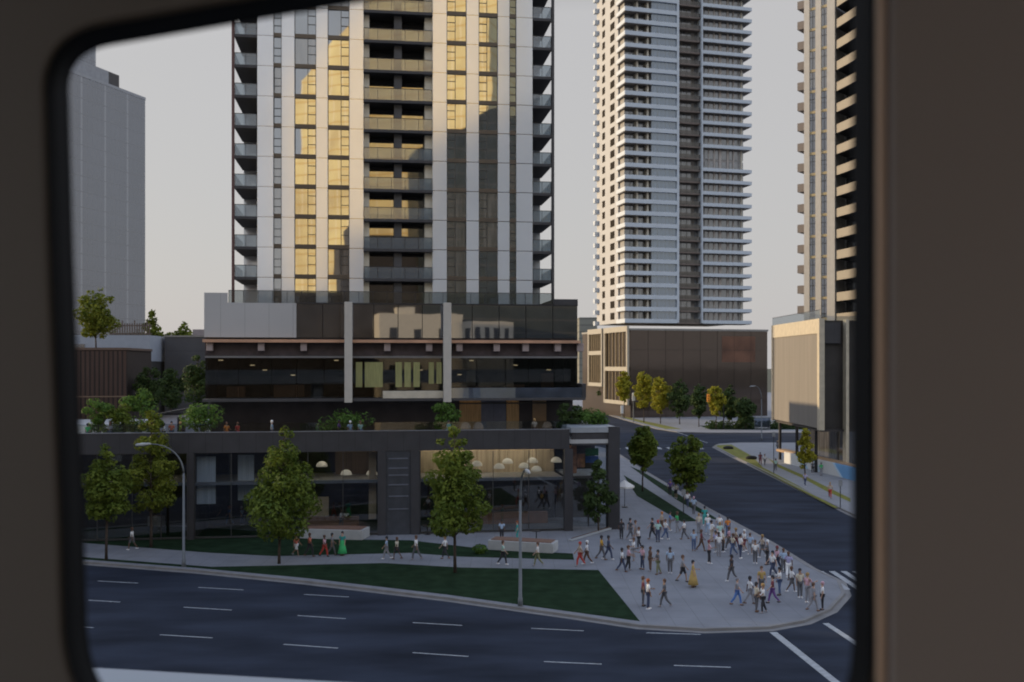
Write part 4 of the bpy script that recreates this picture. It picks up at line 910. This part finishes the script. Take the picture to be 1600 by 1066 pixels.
def person(px, py, shirt, legs, label, pose=None, hair=None, shorts=False, dress=False, face=None, z=.14, at=None, sc=None):
    x, y = at if at else G(px, py)
    if not at: y -= 0
    P = POSES[pose if pose is not None else pr.randrange(6)]
    t = thing('person', label, 'person', (x, y, z), face if face is not None else pr.uniform(0, 6.28))
    k = sc or pr.uniform(.95, 1.06); t.scale = (k, k, k); sk = pr.choice(SK_)
    def put(nm, me, m):
        o = bpy.data.objects.new(nm, me); COL.objects.link(o); o.parent = t
        o.material_slots[0].link = 'OBJECT'; o.material_slots[0].material = m
    put('body', P['body'], sk); put('shirt', P['shirt'], cm(shirt)); put('hair', P['hair'], cm(hair or pr.choice(('black', 'brown', 'black', 'darkgrey', 'blond'))))
    if dress: put('dress', P['dress'], cm(legs))
    else: put('shorts' if shorts else 'trousers', P['shorts' if shorts else 'trousers'], cm(legs))
    put('shoes', P['shoes'], cm(pr.choice(('white', 'black', 'white', 'grey', 'brown'))))
    return t
LW, RW, BK, FRN = pi*1.5, pi*.5, pi, 0     # facing left, right, away, to the viewer
for a in (
    (206, 862, 'white', 'darkgrey', 'person in a white shirt walking alone on the left path', 1, 'brown', True, False, LW),
    (463, 872, 'coral', 'white', 'person in coral top and white shorts by the orange-topped bench', 2, 'ginger', True, False, RW),
    (484, 873, 'coral', 'black', 'person in coral top and black trousers by the orange-topped bench', 1, 'brown', False, False, RW),
    (507, 873, 'pink', 'red', 'person in pink top and red trousers beside the green dress', 1, 'brown', False, False, RW),
    (519, 871, 'grey', 'darkgrey', 'person in grey top just left of the green dress', 2, 'black', False, False, RW),
    (535, 871, 'teal', 'green', 'person in a long flared green dress on the path', 0, 'black', False, True, FRN),
    (604, 877, 'paleblue', 'grey', 'person in pale blue shirt and grey trousers on the path', 2, 'black', False, False, LW),
    (620, 877, 'cream', 'black', 'person in cream shirt and black shorts on the path', 1, 'brown', True, False, LW),
    (650, 878, 'white', 'darkgrey', 'person in white shirt and dark trousers striding left of the cone tree', 1, 'brown', False, False, LW),
    (695, 877, 'white', 'black', 'person in white top walking beside the cone tree trunk', 2, 'blond', False, False, LW),
    (786, 886, 'mint', 'black', 'person in mint shirt striding in front of the long planter', 1, 'brown', False, False, RW),
    (840, 888, 'white', 'olive', 'person in white shirt and olive trousers striding past the planter end', 2, 'brown', False, False, LW),
    (906, 888, 'beige', 'red', 'person in beige top and red trousers at the lawn corner', 1, 'red', False, False, LW),
    (917, 885, 'white', 'brown', 'person in white top and brown trousers at the lawn corner', 2, 'white', False, False, LW),
    (624, 829, 'orange', 'grey', 'person in orange-red shirt before the dark service panel', 1, 'brown', False, False, RW),
    (784, 848, 'paleblue', 'black', 'person in pale blue shirt behind the long planter', 0, 'black', False, False, FRN),
    (808, 849, 'teal', 'teal', 'person all in teal beside the lamp pole', 0, 'ginger', False, False, LW),
    (263, 816, 'beige', 'coral', 'person in beige top and coral skirt right of the yellow-topped tree', 0, 'blond', False, True, FRN),
    (275, 817, 'olive', 'olive', 'person in olive clothes left of the curved lamp pole', 3, 'blond', False, False, LW),
    (346, 822, 'brown', 'brown', 'person in brown under the pale-curtained window', 2, 'ginger', False, False, LW),
    (358, 824, 'blue', 'jeans', 'person in blue top and jeans under the pale-curtained window', 1, 'ginger', False, False, LW),
    (378, 823, 'paleblue', 'navy', 'person in pale blue top and navy trousers near the cafe table', 3, 'white', False, False, RW),
    (486, 826, 'teal', 'black', 'person in teal before the cream shop poster', 3, 'black', False, False, FRN),
    (510, 826, 'cream', 'beige', 'person in cream behind the orange-topped bench', 0, 'black', False, False, LW),
    (533, 830, 'white', 'darkgrey', 'person in white behind the right end of the orange-topped bench', 4, 'black', False, False, RW),
    (541, 829, 'white', 'pink', 'person in white top and pink trousers behind the bench end', 0, 'black', False, False, FRN),
    (199, 806, 'grey', 'grey', 'person in grey on the left platform by the trees', 3, 'ginger', False, False, FRN),
    (208, 808, 'white', 'grey', 'person in white on the left platform by the trees', 0, 'black', False, False, FRN),
    (232, 806, 'beige', 'brown', 'person in beige on the platform behind the yellow-topped tree', 3, 'brown', False, False, LW),
    (940, 878, 'yellow', 'darkgrey', 'person in yellow-orange shirt and dark trousers at the plaza entry', 2, 'black', False, False, RW),
    (951, 878, 'navy', 'navy', 'person in dark navy beside the yellow-orange shirt', 1, 'black', False, False, RW),
    (972, 897, 'white', 'navy', 'person in white shirt and navy trousers on the plaza left side', 2, 'black', False, False, RW),
    (982, 895, 'pink', 'black', 'person in pink beside the white shirt on the plaza left side', 4, 'brown', False, False, RW),
    (1004, 893, 'pink', 'navy', 'person in pale pink shirt and navy trousers with bent arms', 5, 'black', False, False, LW),
    (1016, 896, 'brown', 'brown', 'person in brown right of the pale pink shirt', 0, 'brown', False, False, LW),
    (1028, 901, 'darkgrey', 'olive', 'person in dark top and olive trousers near the plaza centre', 4, 'black', False, False, LW),
    (1047, 899, 'paleblue', 'darkgrey', 'person in pale blue shirt and dark trousers standing near the plaza centre', 0, 'black', False, False, FRN),
    (1067, 913, 'grey', 'black', 'person in grey top and black shorts beside the mustard clothes', 1, 'brown', True, False, RW),
    (1083, 921, 'mustard', 'mustard', 'person in long mustard clothes with black hair', 3, 'black', False, True, RW),
    (1013, 956, 'white', 'navy', 'person in white shirt with ginger hair at the plaza front left', 3, 'ginger', False, False, RW),
    (1005, 951, 'maroon', 'darkgrey', 'person in maroon behind the ginger-haired person at the plaza front', 0, 'brown', False, False, RW),
    (1038, 953, 'darkgrey', 'darkgrey', 'person all in dark grey at the plaza front left', 2, 'brown', False, False, LW),
    (971, 845, 'black', 'black', 'person all in black beside the podium corner pillar', 0, 'black', False, False, FRN),
    (985, 846, 'darkgrey', 'darkgrey', 'person in dark grey right of the corner pillar', 1, 'black', False, False, RW),
    (993, 850, 'grey', 'grey', 'person in light grey near the corner pillar', 2, 'brown', False, False, RW),
    (998, 860, 'white', 'black', 'person in white shirt and black trousers below the corner pillar', 4, 'brown', False, False, LW),
    (1019, 845, 'black', 'black', 'person in black left of the mint shirt', 1, 'black', False, False, LW),
    (1028, 850, 'mint', 'navy', 'person in mint shirt and navy trousers at the back of the plaza', 0, 'red', False, False, BK),
    (1034, 833, 'beige', 'brown', 'person with orange hair in beige at the back of the plaza', 2, 'orange', False, False, LW),
    (1047, 832, 'blue', 'grey', 'person in dark blue left of the bright green shirt', 0, 'black', False, False, RW),
    (1058, 835, 'green', 'grey', 'person in a bright green shirt at the back of the plaza', 4, 'brown', False, False, LW),
    (1084, 864, 'paleblue', 'jeans', 'person in pale blue shirt and jeans at the plaza middle', 0, 'black', False, False, FRN),
    (1096, 864, 'maroon', 'brown', 'person in maroon beside the pink-white shirt', 2, 'brown', False, False, RW),
    (1108, 884, 'pink', 'black', 'tall person in pink-white shirt and long black trousers', 5, 'maroon', False, False, RW),
    (1118, 866, 'lilac', 'grey', 'person in lilac in the crowd by the street corner', 4, 'black', False, False, LW),
    (1130, 866, 'cream', 'black', 'person in cream top and black trousers in the crowd by the kerb', 3, 'brown', False, False, RW),
    (1139, 862, 'pink', 'darkgrey', 'person in pink in the crowd by the kerb', 2, 'brown', False, False, LW),
    (1150, 862, 'beige', 'maroon', 'person in beige top and maroon trousers in the crowd by the kerb', 1, 'blond', False, False, RW),
    (1163, 865, 'white', 'maroon', 'person in white top and maroon shorts nearest the kerb', 4, 'white', True, False, LW),
    (1137, 842, 'orange', 'jeans', 'person in orange top and jeans at the kerb', 0, 'black', False, False, BK),
    (1124, 838, 'white', 'grey', 'person in white beside the orange top at the kerb', 2, 'grey', False, False, BK),
    (1106, 838, 'white', 'paleblue', 'person in white top and pale blue trousers on the side pavement', 1, 'white', False, False, BK),
    (1101, 824, 'teal', 'teal', 'person in teal on the side pavement strip', 0, 'black', False, False, BK),
    (1084, 806, 'paleblue', 'darkgrey', 'person in pale blue and pink halfway up the side pavement', 1, 'pink', False, False, BK),
    (1056, 781, 'cream', 'black', 'person in cream top and black shorts far up the side pavement', 4, 'blond', True, False, FRN),
    (1047, 777, 'purple', 'black', 'person in purple far up the side pavement', 0, 'purple', False, False, FRN),
    (1143, 912, 'black', 'darkgrey', 'person in black jacket alone on the plaza right half', 2, 'black', False, False, LW),
    (1152, 950, 'grey', 'blue', 'person in grey top and blue trousers at the plaza front', 1, 'grey', False, False, RW),
    (1182, 960, 'cream', 'darkgrey', 'person in cream shirt at the front of the close trio', 3, 'black', False, False, RW),
    (1192, 962, 'white', 'black', 'person in white shirt at the front of the close trio', 4, 'blond', False, False, LW),
    (1207, 947, 'maroon', 'purple', 'person in maroon behind the close trio', 2, 'black', False, False, LW),
    (1190, 934, 'mustard', 'darkgrey', 'person in tan-yellow top behind the close trio', 0, 'brown', False, False, FRN),
    (1237, 929, 'white', 'darkgrey', 'person in white-grey shirt and dark shorts near the crosswalk', 1, 'brown', True, False, RW),
    (1262, 946, 'pink', 'grey', 'person in pink-white shirt and grey trousers near the crosswalk', 5, 'blond', False, False, RW),
    (1271, 959, 'grey', 'grey', 'person in grey near the rounded kerb', 2, 'brown', False, False, RW),
    (1285, 957, 'white', 'black', 'person in white top and black trousers nearest the rounded kerb', 0, 'pink', False, False, LW),
    (1199, 886, 'darkgrey', 'black', 'person in dark top by the kerb midway along the plaza', 3, 'white', False, False, LW),
    (1214, 896, 'pink', 'navy', 'person in pink shirt by the kerb midway along the plaza', 2, 'maroon', False, False, LW),
    (1224, 898, 'paleblue', 'darkgrey', 'person in pale blue behind the pink shirt by the kerb', 0, 'brown', False, False, BK),
    (1191, 874, 'beige', 'darkgrey', 'person in beige by the kerb behind the dark top', 1, 'blond', False, False, LW),
    (1123, 872, 'white', 'grey', 'person in white and grey in front of the crowd by the kerb', 0, 'black', False, False, FRN),
    (1145, 872, 'cream', 'jeans', 'person in cream top and jeans in front of the crowd by the kerb', 1, 'brown', False, False, LW),
    (1157, 876, 'white', 'navy', 'person in white top and navy trousers right of the cream top and jeans', 3, 'black', False, False, RW),
    (1172, 870, 'paleblue', 'grey', 'person in pale blue top at the right end of the crowd', 2, 'brown', False, False, BK),
    (1112, 850, 'white', 'beige', 'person in white top and beige trousers at the left of the kerb crowd', 4, 'black', False, False, RW),
    (1125, 852, 'mint', 'white', 'person in mint top and white trousers in the kerb crowd', 1, 'blond', False, False, BK),
    (1180, 884, 'white', 'darkgrey', 'person in white top left of the beige one by the kerb', 0, 'brown', False, False, FRN),
    (1207, 905, 'white', 'navy', 'person in white top and navy trousers before the pink shirt by the kerb', 1, 'black', False, False, LW),
    (1232, 906, 'lilac', 'white', 'person in lilac top and white trousers by the kerb', 2, 'brown', False, False, BK),
    (1218, 934, 'white', 'jeans', 'person in white top and jeans between the trio and the crosswalk', 3, 'black', False, False, LW),
    (1172, 948, 'white', 'grey', 'person in white top and grey trousers left of the close trio', 1, 'black', False, False, RW),
    (1250, 938, 'cream', 'darkgrey', 'person in cream top between the white-grey and pink-white shirts', 0, 'black', False, False, FRN),
    (1040, 846, 'white', 'jeans', 'person in white top and jeans right of the mint shirt', 1, 'brown', False, False, RW),
    (1069, 846, 'white', 'darkgrey', 'person in white top near the tip of the narrow lawn', 2, 'black', False, False, LW),
    (1092, 836, 'cream', 'grey', 'person in cream top at the tip of the narrow lawn', 0, 'blond', False, False, BK),
    (1074, 796, 'white', 'navy', 'person in white top on the side pavement by the street tree', 1, 'black', False, False, FRN),
    (990, 880, 'white', 'grey', 'person in white top and grey trousers left of the plaza centre', 3, 'brown', False, False, LW),
    (1188, 728, 'maroon', 'maroon', 'person in dark red on the far pavement', 1, 'black', False, False, FRN),
    (1195, 729, 'white', 'darkgrey', 'person in white on the far pavement', 2, 'brown', False, False, FRN),
    (1212, 738, 'mint', 'darkgrey', 'person in mint shirt on the far pavement', 1, 'black', False, False, BK),
    (1258, 762, 'lilac', 'navy', 'person in lilac shirt on the far pavement below the yellow tree', 2, 'black', False, False, FRN),
    (1297, 781, 'beige', 'red', 'person in beige top and red trousers on the far pavement', 1, 'blond', False, False, FRN),
    (1283, 745, 'green', 'grey', 'person in a green shirt before the mural wall', 0, 'black', False, False, BK),
    (1270, 742, 'darkgrey', 'black', 'person in dark grey before the mural wall', 1, 'brown', False, False, BK),
    (1215, 707, 'grey', 'darkgrey', 'person in grey by the round columns of the beige podium', 2, 'blond', False, False, FRN)):
    person(a[0], a[1], a[2], a[3], a[4], a[5], a[6], a[7], a[8], a[9]+pr.uniform(-.4, .4))
for px, d, sh, lg, lab, hr in ((137, 1.3, 'green', 'navy', 'person in green at the left end of the terrace', 'black'), (172, 1.4, 'grey', 'navy', 'person in grey on the terrace before the left shrubs', 'brown'),
        (256, 1.3, 'white', 'black', 'person in white on the terrace left of the pavilion door', 'black'), (268, 1.5, 'coral', 'navy', 'person in coral on the terrace by the pavilion', 'black'),
        (282, 1.2, 'limegreen', 'olive', 'person in lime green on the terrace by the pavilion', 'blond'), (354, 1.2, 'orange', 'orange', 'person in orange on the terrace', 'brown'), (371, 1.3, 'red', 'red', 'person in red on the terrace', 'brown'),
        (425, 1.2, 'paleblue', 'jeans', 'person in pale blue and jeans standing alone on the terrace', 'white'), (530, 1.5, 'purple', 'black', 'person in purple on the terrace below the spreading shrub', 'black'),
        (547, 1.1, 'paleblue', 'grey', 'person in pale blue on the terrace, left of a pair', 'white'), (563, 1.1, 'mint', 'jeans', 'person in mint on the terrace, right of a pair', 'brown'), (701, 1.2, 'teal', 'teal', 'person in teal on the terrace before the right column shrub', 'black'),
        (835, 1.4, 'beige', 'brown', 'person in beige on the terrace near the timber panels', 'blond')):
    person(0, 0, sh, lg, lab, 0 if px % 2 else 3, hr, at=M.world(M.fx(px, d), d), z=TZ)
# terrace lounge chairs by the wooden panels
for px, lab in ((728, 'rounded beige lounge chair left of the slate doors'), (748, 'rounded beige lounge chair nearer the slate doors'), (856, 'rounded tan lounge chair right of the slate doors')):
    wx, wy = M.world(M.fx(px, 7), 7); t = thing('lounge_chair', lab, 'chair', (wx, wy, TZ), M.r, 'lounge chairs on the terrace')
    cmx = mat('beige_upholstery', (.42, .33, .26), .9)
    MB().box(-.45, .45, -.4, .4, .25, .5).build('seat', cmx, t, bevel=.08); b_ = MB().ball((0, .35, .5), (.52, .18, .7), 14, 6, 1, 0); b_.build('backrest', cmx, t, smooth=True)
    for sx in (-.35, .35):
        for sy in (-.3, .3): MB().tube([(sx, sy, 0), (sx, sy, .25)], .03, 6).build('leg', dark_m, t)

# ------------------------------------------------------------------ elevated track and the train the picture is taken from
GR = atan2(-.176, 1)
gw = thing('guideway', 'white concrete parapet of the elevated track below the window', 'guideway', (0, 2.62, 0), GR)
k0 = 13.60
MB().box(-60, 40, -.16, .16, k0-1.0, k0).build('parapet', mat('white_parapet', (.34, .36, .37), .7, var=.05), gw, bevel=.02)
MB().box(-60, 40, -4.6, .2, 11.2, k0-1.01).build('deck', conc_m, gw)
for x in (-40, -10, 20): MB().box(x-.8, x+.8, -3, -1, 0, 11.19).build('pier', conc_m, gw)
tr = thing('train_carriage', 'dark carriage wall framing the view with a black-edged rounded window', 'train', (0, .9, 13.2), GR)
cg, sg_ = cos(GR), sin(GR)
def tw(px, py, d=0):      # point of the wall plane (d metres further out) seen at a photo pixel
    k = (px-CX)/F_PX; x = (k*(.9+d*cg)+d*sg_)/(cg-k*sg_); Y = .9+x*sg_+d*cg; return (x, EYE+(HZ-py)/F_PX*Y-13.2)
def arc(c0, c1, c2, n=8):
    return [tuple((1-t)**2*a+2*t*(1-t)*b+t*t*c for a, b, c in zip(c0, c1, c2)) for t in [i/n for i in range(n+1)]]
ring = arc((103, 155), (94, 82), (165, 69))+[(350, 37), (565, 0), (900, -58)]+arc((1250, -118), (1333, -132), (1333, -60))+[(1333, 300), (1333, 700)]+arc((1333, 1000), (1333, 1120), (1260, 1122))+[(900, 1118), (500, 1112)]+arc((210, 1106), (140, 1100), (131, 985))+[(126, 800), (118, 600), (110, 400), (106, 260)]
def grow(pts, d):
    out = []; n_ = len(pts)
    for i in range(n_):
        a = Vector(pts[i-1]); b = Vector(pts[(i+1) % n_]); t_ = (b-a).normalized(); out.append((pts[i][0]-t_.y*d, pts[i][1]+t_.x*d))
    return out
ar = sum(ring[i][0]*ring[(i+1) % len(ring)][1]-ring[(i+1) % len(ring)][0]*ring[i][1] for i in range(len(ring)))
sgn = 1 if ar < 0 else -1
P = [tw(p[0], p[1], .06) for p in ring]
Q = [tw(*p) for p in grow(ring, sgn*28)]; Q2 = [tw(*p) for p in grow(ring, sgn*38)]; Qb = [tw(*p) for p in grow(ring, sgn*32)]; Pb = [tw(p[0], p[1], .063) for p in grow(ring, sgn*7)]
cxm = sum(p[0] for p in P)/len(P); czm = sum(p[1] for p in P)/len(P)
def out_rect(p):
    dx, dz = p[0]-cxm, p[1]-czm; s = min((1.35/abs(dx)) if dx else 9e9, (.86/abs(dz)) if dz else 9e9); return (cxm+dx*s, czm+dz*s)
Rr = [out_rect(p) for p in P]
def band_mesh(loops):
    m = MB(); n_ = len(P)
    for lp, yy in loops: m.v += [(p[0], yy, p[1]) for p in lp]
    for L in range(len(loops)-1):
        for i in range(n_):
            j = (i+1) % n_; m.f.append((L*n_+i, L*n_+j, (L+1)*n_+j, (L+1)*n_+i))
    return m
wallt = mat('carriage_panel', (.165, .142, .12), .6, var=.05, scale=1.2)
band_mesh([(Rr, .07), (Rr, .0), (Q2, .0), (Qb, .004), (Pb, .063), (Rr, .07)]).build('wall_panel', wallt, tr)
band_mesh([(Q, .012), (Q, -.003), (P, .06), (P, .066)]).build('window_gasket', black_m, tr, smooth=False)
# right-hand post: an edging strip with jamb light put into its tan, and a door pillar panel standing proud of the wall
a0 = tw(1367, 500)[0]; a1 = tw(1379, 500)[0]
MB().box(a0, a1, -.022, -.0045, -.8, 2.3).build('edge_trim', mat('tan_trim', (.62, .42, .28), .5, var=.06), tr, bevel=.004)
MB().box(a1+.001, a1+.5, -.03, -.0045, -.8, 2.3).build('pillar_panel', mat('warm_grey_panel', (.35, .30, .275), .6, var=.06, scale=.8), tr, bevel=.003)
MB().box(-1.6, 1.9, -3.0, .07, 2.35, 2.42).build('ceiling', mat('carriage_ceiling', (.3, .29, .27), .7), tr)
MB().box(-1.6, 1.9, -3.0, .07, -.35, -.28).build('floor', mat('carriage_floor', (.06, .06, .065), .8), tr)
MB().box(-1.6, 1.9, -3.0, -2.95, -.28, .75).box(-1.6, 1.9, -3.0, -2.95, 1.8, 2.35).build('far_wall', wallt, tr)
